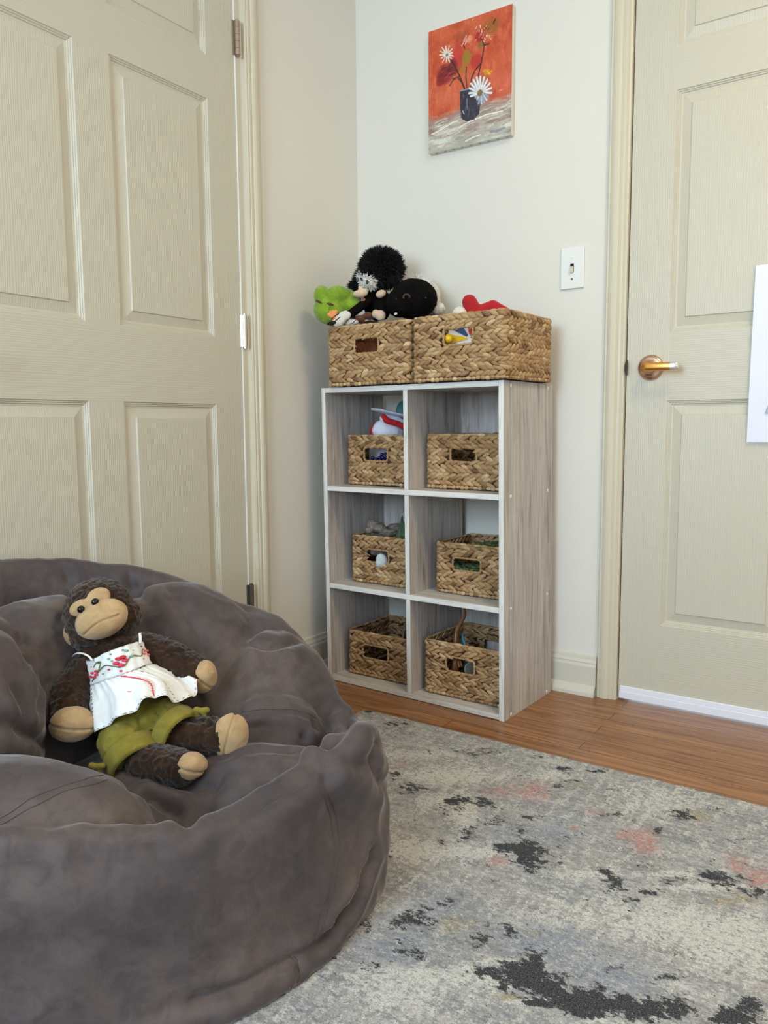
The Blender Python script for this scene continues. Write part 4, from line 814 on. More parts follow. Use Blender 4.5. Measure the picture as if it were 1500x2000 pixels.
CREASES = [([[0.466,-1.023,0.376],[0.475,-1.036,0.373],[0.483,-1.048,0.369],[0.486,-1.059,0.366],[0.489,-1.07,0.363],[0.495,-1.082,0.36],[0.501,-1.094,0.357],[0.507,-1.106,0.353],[0.511,-1.116,0.35],[0.513,-1.125,0.346],[0.515,-1.134,0.342],[0.516,-1.14,0.337],[0.517,-1.147,0.333],[0.518,-1.154,0.328],[0.518,-1.162,0.322],[0.519,-1.17,0.316],[0.521,-1.178,0.311],[0.523,-1.186,0.306],[0.524,-1.194,0.301]],0.012,0.012),([[0.327,-1.132,0.469],[0.337,-1.139,0.465],[0.346,-1.144,0.462],[0.356,-1.149,0.458],[0.365,-1.155,0.453],[0.374,-1.16,0.448],[0.385,-1.163,0.441],[0.397,-1.165,0.434],[0.407,-1.164,0.425],[0.418,-1.163,0.416],[0.428,-1.162,0.406],[0.437,-1.161,0.396],[0.446,-1.162,0.387],[0.452,-1.164,0.379],[0.456,-1.165,0.372],[0.459,-1.167,0.364],[0.463,-1.167,0.356],[0.466,-1.169,0.348],[0.468,-1.17,0.343]],0.006,0.012),([[0.171,-1.107,0.476],[0.171,-1.108,0.469],[0.172,-1.109,0.463],[0.174,-1.11,0.457],[0.176,-1.11,0.452],[0.185,-1.114,0.447],[0.211,-1.128,0.444],[0.248,-1.15,0.444],[0.276,-1.165,0.445],[0.297,-1.174,0.445],[0.317,-1.182,0.444],[0.338,-1.19,0.442],[0.356,-1.196,0.44]],0.008,0.01),([[0.099,-1.229,0.502],[0.104,-1.225,0.491],[0.109,-1.222,0.478],[0.124,-1.226,0.467],[0.161,-1.247,0.461],[0.214,-1.28,0.46],[0.254,-1.305,0.459],[0.274,-1.32,0.456],[0.287,-1.334,0.451],[0.297,-1.349,0.446],[0.305,-1.364,0.442],[0.313,-1.377,0.436],[0.323,-1.389,0.431]],0.006,0.01),([[0.551,-0.98,0.348],[0.55,-0.983,0.35],[0.551,-0.989,0.35],[0.552,-0.998,0.349],[0.554,-1.007,0.348],[0.555,-1.018,0.349],[0.557,-1.029,0.35],[0.558,-1.039,0.351],[0.557,-1.049,0.352],[0.555,-1.057,0.353],[0.553,-1.064,0.353],[0.551,-1.071,0.353],[0.547,-1.076,0.354],[0.543,-1.081,0.356],[0.539,-1.085,0.358],[0.534,-1.087,0.358],[0.53,-1.09,0.358],[0.524,-1.092,0.358],[0.518,-1.094,0.357]],0.009,0.01),([[0.579,-1.083,0.337],[0.579,-1.093,0.332],[0.578,-1.103,0.328],[0.577,-1.113,0.324],[0.577,-1.122,0.321],[0.576,-1.13,0.316],[0.576,-1.139,0.309],[0.576,-1.148,0.304],[0.578,-1.158,0.299],[0.583,-1.17,0.294],[0.587,-1.182,0.29],[0.591,-1.193,0.286],[0.596,-1.202,0.283],[0.6,-1.211,0.28],[0.604,-1.218,0.275],[0.606,-1.223,0.271],[0.608,-1.227,0.266],[0.608,-1.231,0.261],[0.608,-1.234,0.257]],0.006,0.012),([[0.602,-1.017,0.325],[0.604,-1.031,0.322],[0.607,-1.045,0.318],[0.609,-1.058,0.315],[0.611,-1.07,0.311],[0.613,-1.081,0.307],[0.614,-1.093,0.303]],0.004,0.01),([[0.627,-0.983,0.275],[0.629,-0.997,0.275],[0.631,-1.011,0.275],[0.633,-1.024,0.275],[0.634,-1.036,0.275],[0.635,-1.047,0.275],[0.635,-1.059,0.275],[0.634,-1.071,0.278],[0.631,-1.083,0.281],[0.629,-1.095,0.285],[0.626,-1.107,0.288],[0.624,-1.119,0.291],[0.621,-1.131,0.295]],0.004,0.01),([[0.614,-1.219,0.271],[0.618,-1.215,0.272],[0.622,-1.209,0.274],[0.627,-1.202,0.275],[0.632,-1.196,0.275],[0.637,-1.189,0.275],[0.642,-1.182,0.274],[0.648,-1.174,0.274],[0.655,-1.166,0.273],[0.661,-1.158,0.271],[0.668,-1.148,0.268],[0.673,-1.138,0.264],[0.678,-1.126,0.258],[0.682,-1.115,0.25],[0.686,-1.104,0.243],[0.7,-1.105,0.241],[0.744,-1.144,0.256],[0.807,-1.207,0.286],[0.857,-1.258,0.312]],0.009,0.007),([[0.561,-1.261,0.235],[0.572,-1.256,0.24],[0.583,-1.25,0.243],[0.592,-1.244,0.246],[0.602,-1.239,0.249],[0.613,-1.234,0.251],[0.624,-1.23,0.253],[0.634,-1.225,0.255],[0.642,-1.219,0.257],[0.65,-1.212,0.257],[0.656,-1.204,0.255],[0.663,-1.196,0.253],[0.67,-1.188,0.25],[0.676,-1.18,0.247],[0.682,-1.173,0.244],[0.688,-1.165,0.24],[0.694,-1.157,0.236],[0.699,-1.15,0.232],[0.713,-1.154,0.234],[0.757,-1.194,0.252],[0.82,-1.256,0.282],[0.862,-1.295,0.301],[0.874,-1.299,0.304],[0.877,-1.291,0.302],[0.88,-1.285,0.301]],0.009,0.009),([[0.673,-1.328,0.247],[0.684,-1.324,0.251],[0.692,-1.319,0.255],[0.699,-1.313,0.257],[0.705,-1.305,0.258],[0.711,-1.296,0.259],[0.716,-1.287,0.259],[0.721,-1.28,0.259],[0.728,-1.276,0.259],[0.735,-1.273,0.258],[0.742,-1.268,0.257],[0.747,-1.261,0.256],[0.753,-1.252,0.254],[0.764,-1.249,0.256],[0.793,-1.265,0.269],[0.832,-1.293,0.289],[0.86,-1.307,0.303],[0.868,-1.3,0.306],[0.867,-1.281,0.303]],0.012,0.009),([[0.456,-1.202,0.309],[0.465,-1.201,0.3],[0.473,-1.202,0.292],[0.483,-1.204,0.287],[0.493,-1.208,0.282],[0.503,-1.213,0.276],[0.512,-1.219,0.271],[0.52,-1.226,0.266],[0.527,-1.233,0.261],[0.532,-1.239,0.256],[0.536,-1.243,0.25],[0.539,-1.248,0.245],[0.543,-1.253,0.24]],0.006,0.012),([[0.231,-1.442,0.462],[0.246,-1.446,0.459],[0.26,-1.448,0.455],[0.271,-1.448,0.451],[0.282,-1.448,0.446],[0.292,-1.448,0.441],[0.301,-1.448,0.435],[0.313,-1.451,0.43],[0.337,-1.464,0.428],[0.369,-1.483,0.428],[0.389,-1.494,0.426],[0.384,-1.486,0.417],[0.37,-1.47,0.404],[0.37,-1.465,0.395],[0.386,-1.474,0.391],[0.403,-1.483,0.388],[0.411,-1.484,0.384],[0.401,-1.471,0.374],[0.375,-1.443,0.357]],0.012,0.012),([[0.401,-1.501,0.425],[0.372,-1.474,0.406],[0.369,-1.466,0.395],[0.387,-1.474,0.39],[0.407,-1.484,0.387],[0.418,-1.489,0.384],[0.424,-1.491,0.379],[0.425,-1.492,0.372],[0.425,-1.491,0.364],[0.427,-1.492,0.356],[0.434,-1.498,0.351],[0.445,-1.507,0.346],[0.457,-1.517,0.341]],0.01,0.01),([[0.453,-1.557,0.406],[0.454,-1.554,0.397],[0.455,-1.551,0.39],[0.459,-1.548,0.382],[0.462,-1.546,0.375],[0.466,-1.545,0.369],[0.469,-1.544,0.364],[0.472,-1.544,0.357],[0.475,-1.544,0.351],[0.478,-1.545,0.344],[0.479,-1.545,0.338],[0.479,-1.544,0.331],[0.477,-1.541,0.322]],0.008,0.012),([[0.478,-1.589,0.36],[0.476,-1.582,0.353],[0.477,-1.575,0.345],[0.478,-1.567,0.339],[0.48,-1.56,0.333],[0.479,-1.552,0.326],[0.474,-1.541,0.318],[0.465,-1.528,0.308],[0.453,-1.514,0.297],[0.438,-1.498,0.285],[0.423,-1.481,0.27],[0.41,-1.461,0.256],[0.402,-1.443,0.243]],0.01,0.01),([[0.842,-1.551,0.27],[0.83,-1.541,0.266],[0.816,-1.53,0.259],[0.78,-1.501,0.241],[0.728,-1.46,0.214],[0.691,-1.434,0.197],[0.678,-1.428,0.195],[0.672,-1.43,0.198],[0.665,-1.431,0.202],[0.659,-1.434,0.205],[0.652,-1.436,0.208],[0.645,-1.437,0.211],[0.638,-1.438,0.214],[0.63,-1.44,0.217],[0.629,-1.448,0.223],[0.648,-1.471,0.24],[0.681,-1.505,0.264],[0.703,-1.529,0.282],[0.707,-1.54,0.291]],0.014,0.01),([[0.832,-1.528,0.272],[0.79,-1.486,0.249],[0.739,-1.436,0.222],[0.707,-1.399,0.207],[0.701,-1.384,0.207],[0.702,-1.376,0.212],[0.702,-1.37,0.216],[0.703,-1.364,0.22],[0.703,-1.36,0.224],[0.701,-1.355,0.229],[0.7,-1.35,0.233],[0.699,-1.346,0.237],[0.699,-1.342,0.24]],0.007,0.014),([[0.607,-1.413,0.231],[0.615,-1.411,0.229],[0.622,-1.407,0.226],[0.63,-1.401,0.224],[0.637,-1.397,0.222],[0.643,-1.393,0.22],[0.651,-1.388,0.219],[0.659,-1.384,0.218],[0.668,-1.381,0.22],[0.677,-1.378,0.221],[0.685,-1.373,0.222],[0.693,-1.369,0.221],[0.699,-1.365,0.219]],0.009,0.01),([[0.868,-1.275,0.308],[0.873,-1.285,0.304],[0.878,-1.297,0.301],[0.883,-1.308,0.299],[0.888,-1.319,0.297],[0.89,-1.33,0.294],[0.891,-1.341,0.291],[0.891,-1.352,0.288],[0.892,-1.362,0.286],[0.891,-1.372,0.284],[0.89,-1.382,0.281],[0.889,-1.393,0.28],[0.887,-1.403,0.279],[0.885,-1.414,0.278],[0.883,-1.425,0.276],[0.88,-1.437,0.275],[0.879,-1.451,0.273],[0.878,-1.465,0.272],[0.878,-1.479,0.272]],0.01,0.012),([[0.709,-1.007,0.235],[0.717,-1.023,0.234],[0.736,-1.053,0.238],[0.777,-1.115,0.258],[0.829,-1.189,0.287],[0.862,-1.236,0.305],[0.872,-1.251,0.31],[0.876,-1.259,0.309],[0.879,-1.267,0.307],[0.882,-1.274,0.305],[0.885,-1.28,0.302],[0.887,-1.284,0.299],[0.891,-1.29,0.296],[0.897,-1.294,0.294],[0.903,-1.296,0.292],[0.906,-1.295,0.289],[0.908,-1.29,0.284],[0.909,-1.285,0.28],[0.91,-1.28,0.278],[0.912,-1.274,0.276],[0.914,-1.269,0.274],[0.914,-1.263,0.272],[0.913,-1.255,0.272],[0.913,-1.247,0.272],[0.913,-1.24,0.272]],0.014,0.012),([[0.889,-1.289,0.295],[0.894,-1.3,0.294],[0.898,-1.308,0.292],[0.9,-1.315,0.291],[0.902,-1.322,0.289],[0.903,-1.328,0.286],[0.904,-1.332,0.284],[0.905,-1.336,0.282],[0.907,-1.339,0.28],[0.907,-1.341,0.278],[0.907,-1.343,0.278],[0.909,-1.347,0.276],[0.913,-1.354,0.274]],0.01,0.01),([[0.904,-1.201,0.292],[0.905,-1.202,0.289],[0.907,-1.208,0.288],[0.91,-1.218,0.289],[0.912,-1.224,0.287],[0.913,-1.228,0.283],[0.914,-1.232,0.279],[0.915,-1.235,0.275],[0.916,-1.235,0.27],[0.917,-1.234,0.262],[0.918,-1.233,0.255],[0.918,-1.232,0.249],[0.918,-1.23,0.242],[0.916,-1.222,0.235],[0.913,-1.209,0.225],[0.91,-1.198,0.217],[0.908,-1.192,0.21],[0.903,-1.18,0.2],[0.892,-1.155,0.183]],0.008,0.012),([[0.86,-1.562,0.051],[0.866,-1.55,0.05],[0.872,-1.537,0.047],[0.877,-1.523,0.044],[0.882,-1.507,0.043],[0.886,-1.492,0.041],[0.89,-1.478,0.04],[0.894,-1.463,0.04],[0.897,-1.449,0.039],[0.901,-1.434,0.039],[0.904,-1.42,0.039],[0.907,-1.407,0.039],[0.909,-1.395,0.04],[0.912,-1.385,0.04],[0.914,-1.375,0.04],[0.915,-1.367,0.041],[0.916,-1.359,0.042],[0.917,-1.351,0.042],[0.916,-1.342,0.043],[0.917,-1.336,0.049],[0.919,-1.331,0.055],[0.92,-1.322,0.057],[0.92,-1.31,0.057],[0.922,-1.303,0.061],[0.926,-1.297,0.068],[0.928,-1.289,0.077],[0.929,-1.281,0.085],[0.928,-1.272,0.094],[0.926,-1.261,0.102],[0.924,-1.25,0.111],[0.924,-1.245,0.123]],0.016,0.009),([[0.9,-1.43,0.051],[0.901,-1.426,0.043],[0.903,-1.424,0.038],[0.906,-1.424,0.037],[0.91,-1.424,0.036],[0.914,-1.425,0.035],[0.917,-1.425,0.034],[0.919,-1.426,0.032],[0.921,-1.428,0.031],[0.923,-1.43,0.029],[0.924,-1.431,0.026],[0.924,-1.432,0.023],[0.922,-1.432,0.018]],0.006,0.006),([[0.728,-1.737,0.273],[0.735,-1.729,0.269],[0.743,-1.721,0.265],[0.752,-1.713,0.261],[0.761,-1.705,0.257],[0.77,-1.698,0.255],[0.778,-1.69,0.255],[0.785,-1.681,0.254],[0.792,-1.672,0.254],[0.798,-1.662,0.254],[0.805,-1.651,0.255],[0.813,-1.641,0.255],[0.821,-1.631,0.256]],0.003,0.03),([[0.752,-1.718,0.171],[0.761,-1.709,0.175],[0.771,-1.699,0.177],[0.78,-1.689,0.177],[0.79,-1.679,0.177],[0.799,-1.669,0.177],[0.808,-1.659,0.174],[0.816,-1.649,0.168],[0.823,-1.638,0.159],[0.829,-1.627,0.149],[0.836,-1.616,0.139],[0.842,-1.604,0.129],[0.849,-1.593,0.117]],0.004,0.03),([[0.915,-1.347,0.255],[0.914,-1.332,0.237],[0.914,-1.32,0.22],[0.916,-1.309,0.205],[0.918,-1.3,0.19],[0.919,-1.291,0.176],[0.919,-1.283,0.161],[0.919,-1.277,0.147],[0.92,-1.275,0.135],[0.922,-1.275,0.123],[0.925,-1.276,0.113],[0.927,-1.277,0.103],[0.93,-1.277,0.093]],0.004,0.03),([[0.762,-1.693,0.295],[0.771,-1.684,0.292],[0.779,-1.674,0.288],[0.786,-1.665,0.283],[0.792,-1.656,0.279],[0.8,-1.648,0.275],[0.807,-1.639,0.273],[0.814,-1.63,0.272],[0.82,-1.621,0.271],[0.826,-1.611,0.27],[0.832,-1.601,0.269],[0.837,-1.59,0.268],[0.844,-1.581,0.267]],0.003,0.02)]
SEAMS = [[[0.6876,-1.7131,0.3156],[0.6891,-1.7067,0.317],[0.6905,-1.7001,0.3185],[0.6911,-1.6934,0.3206],[0.691,-1.6866,0.3229],[0.6915,-1.6796,0.3251],[0.6926,-1.6724,0.3267],[0.6937,-1.6654,0.3278],[0.6949,-1.6588,0.3283],[0.696,-1.6512,0.3285],[0.6967,-1.6429,0.3286],[0.6975,-1.6347,0.3285],[0.698,-1.6263,0.328],[0.6984,-1.6172,0.3271],[0.6988,-1.6079,0.3258],[0.6977,-1.5973,0.3239],[0.694,-1.5846,0.3207],[0.6883,-1.5711,0.316],[0.6818,-1.5579,0.3102]],[[0.699,-1.7202,0.3137],[0.6987,-1.7126,0.3137],[0.6987,-1.7047,0.3146],[0.6994,-1.6969,0.3162],[0.7008,-1.6901,0.3179],[0.7024,-1.6841,0.3193],[0.704,-1.6776,0.3204],[0.7052,-1.6708,0.3214],[0.706,-1.6633,0.3224],[0.7065,-1.6551,0.3236],[0.7069,-1.6472,0.3246],[0.7074,-1.6391,0.3252],[0.7084,-1.6304,0.3251],[0.71,-1.6215,0.3243],[0.7113,-1.6125,0.3229],[0.7118,-1.6026,0.321],[0.7104,-1.5911,0.3184],[0.7065,-1.5783,0.3149],[0.7008,-1.5649,0.3109]],[[0.9114,-1.3654,0.2792],[0.9135,-1.3638,0.274],[0.9152,-1.3614,0.2684],[0.916,-1.3583,0.2621],[0.9158,-1.3546,0.2551],[0.9146,-1.3493,0.2469],[0.913,-1.3431,0.2373],[0.9119,-1.3379,0.2275],[0.9116,-1.3352,0.2179],[0.912,-1.3343,0.2086],[0.9129,-1.3342,0.1995],[0.914,-1.3343,0.1909],[0.9153,-1.3345,0.1831],[0.9166,-1.335,0.1752],[0.9181,-1.3369,0.167],[0.9194,-1.3405,0.1592],[0.9205,-1.344,0.1513],[0.9211,-1.3461,0.1428],[0.9213,-1.3484,0.135],[0.9213,-1.3518,0.1271],[0.9213,-1.3556,0.1189],[0.921,-1.3597,0.1114],[0.9205,-1.3637,0.105],[0.9201,-1.3674,0.099],[0.9197,-1.3716,0.093],[0.9195,-1.3759,0.087],[0.9195,-1.3793,0.081],[0.9198,-1.3822,0.0751],[0.9199,-1.3848,0.0695],[0.9194,-1.3874,0.0653],[0.9187,-1.3902,0.0623]],[[0.9134,-1.3535,0.2745],[0.9149,-1.3528,0.2691],[0.9156,-1.3505,0.2632],[0.9155,-1.3461,0.2559],[0.9147,-1.3399,0.2476],[0.9137,-1.3333,0.2389],[0.9131,-1.3279,0.2297],[0.913,-1.3244,0.2204],[0.9132,-1.3227,0.2113],[0.9138,-1.3223,0.2025],[0.9147,-1.3224,0.1935],[0.9161,-1.3225,0.1846],[0.9176,-1.3231,0.1756],[0.9191,-1.3247,0.167],[0.9205,-1.3275,0.1596],[0.9214,-1.3306,0.1527],[0.9218,-1.3333,0.1451],[0.9217,-1.3351,0.1369],[0.9218,-1.3372,0.129],[0.9223,-1.3407,0.1212],[0.9227,-1.3451,0.1129],[0.9226,-1.3495,0.1049],[0.9224,-1.354,0.0971],[0.9226,-1.358,0.0893],[0.9231,-1.3617,0.0833],[0.9231,-1.366,0.0791],[0.9228,-1.3702,0.0748],[0.9223,-1.3736,0.0704],[0.9213,-1.3761,0.0668],[0.9192,-1.3773,0.0622],[0.9161,-1.3771,0.0567]],[[0.6085,-1.2139,0.2787],[0.6145,-1.2104,0.2804],[0.6202,-1.206,0.2815],[0.6257,-1.2009,0.2815],[0.6303,-1.1954,0.2815],[0.6343,-1.1895,0.2819],[0.6399,-1.1822,0.2812],[0.6469,-1.1735,0.2798],[0.654,-1.1643,0.2784],[0.6606,-1.1541,0.2768],[0.6667,-1.1432,0.2744],[0.672,-1.1326,0.2706],[0.676,-1.1219,0.2655],[0.6793,-1.11,0.2587],[0.6827,-1.0993,0.2508],[0.6863,-1.0901,0.2424],[0.7004,-1.092,0.2398],[0.7553,-1.1437,0.2619],[0.8626,-1.2581,0.3154]],[[0.9038,-1.4242,0.0491],[0.9051,-1.4206,0.0439],[0.9064,-1.4187,0.0409],[0.9092,-1.4188,0.0392],[0.913,-1.4197,0.0382],[0.9163,-1.4212,0.0367],[0.9181,-1.4227,0.0349],[0.9198,-1.4238,0.032],[0.9216,-1.4252,0.0283],[0.923,-1.4274,0.0254],[0.9237,-1.43,0.0232],[0.9235,-1.4316,0.0202],[0.9231,-1.432,0.018]],[[0.9006,-1.4306,0.0507],[0.8998,-1.4278,0.0444],[0.9012,-1.4261,0.0404],[0.9051,-1.4262,0.0388],[0.9099,-1.4285,0.0383],[0.9136,-1.432,0.0383],[0.9172,-1.4352,0.0376],[0.9211,-1.4377,0.0358],[0.9231,-1.4399,0.0342],[0.9238,-1.4425,0.0318],[0.9242,-1.4442,0.0278],[0.9235,-1.4446,0.0233],[0.9214,-1.4446,0.0175]]]
def apply_creases(W, no):
    out = W.copy(); total = np.zeros(len(W))
    for pts, dep, wid in CREASES:
        P = np.array(pts); best = np.full(len(W), 9.0)
        lo, hi = P.min(0)-wid*6, P.max(0)+wid*6; m = np.all((W > lo) & (W < hi), axis=1)
        if not m.any(): continue
        Q = W[m]; b = np.full(len(Q), 9.0); tt = np.zeros(len(Q)); n = len(P)-1
        for i in range(n):
            a, c = P[i], P[i+1]-P[i]; L2 = c@c+1e-12; t = np.clip((Q-a)@c/L2, 0, 1); d = np.linalg.norm(Q-a-t[:, None]*c, axis=1)
            k = d < b; b[k] = d[k]; tt[k] = (i+t[k])/n
        fade = np.clip(np.minimum(tt, 1-tt)*5+.35, 0, 1)
        total[m] += 1.45*fade*dep*(-np.exp(-(b/wid)**1.4)+.32*np.exp(-((b-2.2*wid)/(1.6*wid))**2))
    return out+no*total[:, None]
def bag_disp(co, no):
    W = apply_creases(co, no)
    n1 = vnoise(co, 5.5, 3.1); n2 = vnoise(co, 14.0, 8.2); n3 = vnoise(co*np.array((1, 1, .5)), 30.0, 1.7)
    W = W+no*(.010*n1+.0045*(1-np.abs(n2)*3.2)*.6+.0012*n3)[:, None]
    W[:, 2] = np.maximum(W[:, 2], .012); W[:, 0] = np.maximum(W[:, 0], .008)
    return W-np.array((.42, -1.36, .011))
body = blob('cover', BAGPARTS, VELVET, bag, voxel=.006, smooth=5, disp=bag_disp)
SEAMM = simple('seam_thread', (72, 64, 63), .8)
from mathutils.bvhtree import BVHTree
def snap_bvh(o):
    return BVHTree.FromPolygons([o.matrix_world @ v.co for v in o.data.vertices], [tuple(p.vertices) for p in o.data.polygons])
bpy.context.view_layer.update()
BV = BVHTree.FromPolygons([v.co+Vector((.42, -1.36, .011)) for v in body.data.vertices], [tuple(p.vertices) for p in body.data.polygons])
for s_ in SEAMS:
    P = []
    for p in s_:
        h, nn, _, _ = BV.find_nearest(Vector(p)); P.append(h+nn*.0001)
    P = np.array([q[:] for q in P])-np.array((.42, -1.36, .011))
    d = np.r_[0, np.cumsum(np.linalg.norm(np.diff(P, axis=0), axis=1))]; k = np.r_[True, np.diff(d) > 1e-4]; P, d = P[k], d[k]
    q = np.linspace(0, d[-1], max(8, int(d[-1]/.006))); Q = np.stack([np.interp(q, d, P[:, i]) for i in range(3)], 1)
    tube('seam', Q, .0008, SEAMM, bag, n=6)
# ------------------------------------------------------------------ brown plush monkey lounging on the bean bag
def plush(name, c1, c2, scale=60, bump=.5, rough=.95, sheen=.3):
    t = NT(name); c = t.coord(); n = t.noise(c, scale, 5, .65, .6); f_ = t.noise(c, 420, 3, .6)
    col = t.ramp(n, [(.32, lin(c1)), (.68, lin(c2))]); t.P(Base_Color=col, Roughness=rough, Specular_IOR_Level=.1, Sheen_Weight=sheen, Sheen_Roughness=.5)
    t.bump(t.math('ADD', f_, t.math('MULTIPLY', n, 1.5)), bump, .003); return t.m
BROWN = plush('brown_curly_plush', (30, 19, 12), (64, 42, 26)); TAN = plush('tan_velour', (168, 136, 96), (192, 160, 118), 40, .25)
OLIVE = plush('olive_cotton', (120, 108, 40), (144, 132, 58), 30, .12, .85, .1); WHITEC = plush('white_cotton', (224, 222, 218), (240, 240, 238), 40, .06, .8, .1)
EYE = simple('glossy_black_eye', (8, 7, 7), .08)
def capsule(a, b, ra, rb, n=14):
    a, b = np.array(a), np.array(b); d = b-a; L_ = np.linalg.norm(d); d = d/L_; ts = np.linspace(0, math.pi, 9); P, R = [], []
    for t in ts[:5]: P.append(a-d*ra*math.cos(t)); R.append(max(ra*math.sin(t), 1e-4))
    for t in ts[4:]: P.append(b-d*rb*math.cos(t)); R.append(max(rb*math.sin(t), 1e-4))
    V, F = tube_buf(np.array(P), np.array(R), n); return V, fixf(F)
def limb(pts, n=14):
    out = []
    for (p, r), (q, s) in zip(pts[:-1], pts[1:]): out.append(capsule(p, q, r, s, n))
    return out
CR_, CU_, CT_ = np.array(_r), np.array(_u), -np.array(_f)      # directions used to pose the toys that face the same way
def facing(roll=0.0, yaw=0.0, pitch=0.0):
    """columns: across, up, outward; turned by roll, yaw (towards +across), pitch (up)"""
    B = np.stack([CR_, CU_, CT_], 1); c, s = math.cos(roll), math.sin(roll)
    R1 = np.array([[c, -s, 0], [s, c, 0], [0, 0, 1]]); c, s = math.cos(yaw), math.sin(yaw); R2 = np.array([[c, 0, s], [0, 1, 0], [-s, 0, c]])
    c, s = math.cos(pitch), math.sin(pitch); R3 = np.array([[1, 0, 0], [0, c, s], [0, -s, c]]); return B @ R1 @ R2 @ R3
def eb(c, r, B, nu=24, nv=16): return ball_np(c, r, nu, nv, B)
mk = empty('plush_monkey', (0.5087, -1.3646, 0.2557)); MK0 = np.array(mk.location)
tag(mk, 'brown plush monkey in a white embroidered top and olive shorts lounging on the bean bag', 'soft toy')
def rel(o_, V): return np.asarray(V)-o_
def mpart(name, parts, m, voxel=.003, smooth=3, disp=None, root=mk, org=None):
    org = MK0 if org is None else org
    o = blob(name, parts, m, None, voxel, smooth, (lambda co, no: (disp(co, no) if disp else co)-org)); o.parent = root; return o
def curly(amp=.0034, s=120):
    def f(co, no):
        n = vnoise(co, s, 2.2); n2 = vnoise(co, s*.4, 5.1); return co+no*(amp*(n+.8*np.abs(n2)*2-.3))[:, None]
    return f
HB = facing(.42, .10, .10); HC = np.array((0.3796, -1.3403, 0.4608))
hd = [eb(HC, (.064, .057, .055), HB), eb(HC+HB@np.array((0, .012, -.005)), (.058, .052, .052), HB), eb(HC+HB@np.array((-.02, -.03, 0)), (.045, .035, .045), HB), eb(HC+HB@np.array((.03, -.025, 0)), (.04, .035, .04), HB)]
torso = [eb((0.4105, -1.3282, 0.3934), (.040, .035, .038), HB), eb((0.4285, -1.3322, 0.3619), (.056, .045, .045), facing(.25)), eb((0.4633, -1.3393, 0.3130), (.058, .055, .050), facing(.25)), eb((0.5011, -1.3557, 0.2696), (.062, .045, .048), facing(.25))]
arms = limb([((0.3869, -1.3588, 0.3761), .034), ((0.3951, -1.4139, 0.3313), .036), ((0.4208, -1.4368, 0.3020), .031)])+limb([((0.4547, -1.2980, 0.3930), .032), ((0.4985, -1.2708, 0.3721), .034), ((0.5385, -1.2525, 0.3501), .030)])
legs = limb([((0.5025, -1.3682, 0.2602), .038), ((0.5696, -1.3978, 0.2429), .035), ((0.6388, -1.3867, 0.2453), .031)])+limb([((0.5182, -1.3441, 0.2695), .036), ((0.5785, -1.3329, 0.2726), .034), ((0.6408, -1.3030, 0.2690), .032)])
mpart('body', hd+torso+arms+legs, BROWN, .0027, 2, curly(.0030, 175))
def seamed(amp, nrm, c, wid=.0022):
    nrm = np.asarray(nrm, float); nrm /= np.linalg.norm(nrm)
    def f(co, no):
        d = np.abs((co-c) @ nrm); return co+no*(-amp*np.exp(-(d/wid)**2)+.0009*vnoise(co, 90, 1.0))[:, None]
    return f
# muzzle with mouth crease, eye patch, eyes
MC = HC+HB@np.array((.013, -.019, .046))
def muz(co, no):
    L = (co-MC) @ HB; u = L[:, 0]; v = L[:, 1]; ml = -.009+.0025*np.cos(u/.040*3.0)+.10*u; 
    d = np.abs(v-ml); g = np.exp(-(d/.0016)**2)*(np.abs(u) < .036); dv = np.abs(u)*(v > ml)+1*(v <= ml); g2 = np.exp(-(dv/.0013)**2)
    return co+no*(-.0050*g-.0012*g2+.0007*vnoise(co, 80, 2.0))[:, None]
mpart('muzzle', [eb(MC, (.048, .034, .026), HB), eb(MC+HB@np.array((0, -.008, .003)), (.040, .025, .025), HB)], TAN, .002, 2, muz)
mpart('eye_patch', [eb(HC+HB@np.array((-.012, .014, .046)), (.022, .015, .009), HB), eb(HC+HB@np.array((.022, .019, .046)), (.022, .017, .009), HB), eb(HC+HB@np.array((.005, .012, .049)), (.022, .014, .010), HB)], TAN, .002, 3)
for dx, dy in ((-.010, .010), (.017, .012)):
    c = HC+HB@np.array((dx, dy, .0575)); V, F = ball_np(c-MK0, .0068, 20, 14); mesh('eye', V, F, EYE, mk, True)
mpart('ear', [eb(HC+HB@np.array((-.062, -.018, .0)), (.012, .020, .008), HB)], TAN, .002, 2)
def palm(name, c, r, B, sv):
    return mpart(name, [eb(c, r, B), eb(np.array(c)+B@np.array((0, r[1]*.2, r[2]*.1)), (r[0]*.92, r[1]*.92, r[2]), B)], TAN, .002, 3, seamed(.0035, B@np.array(sv), np.array(c)))
palm('hand', (0.4435, -1.4465, 0.2955), (.040, .029, .027), facing(.10), (.25, 1, 0)); palm('hand', (0.5511, -1.2508, 0.3441), (.026, .029, .025), facing(-.3), (.5, 1, 0))
palm('foot', (0.6605, -1.3809, 0.2511), (.027, .021, .024), facing(.3), (.7, 1, 0)); palm('foot', (0.6645, -1.2984, 0.2728), (.032, .038, .022), facing(-.35), (1, .1, 0))
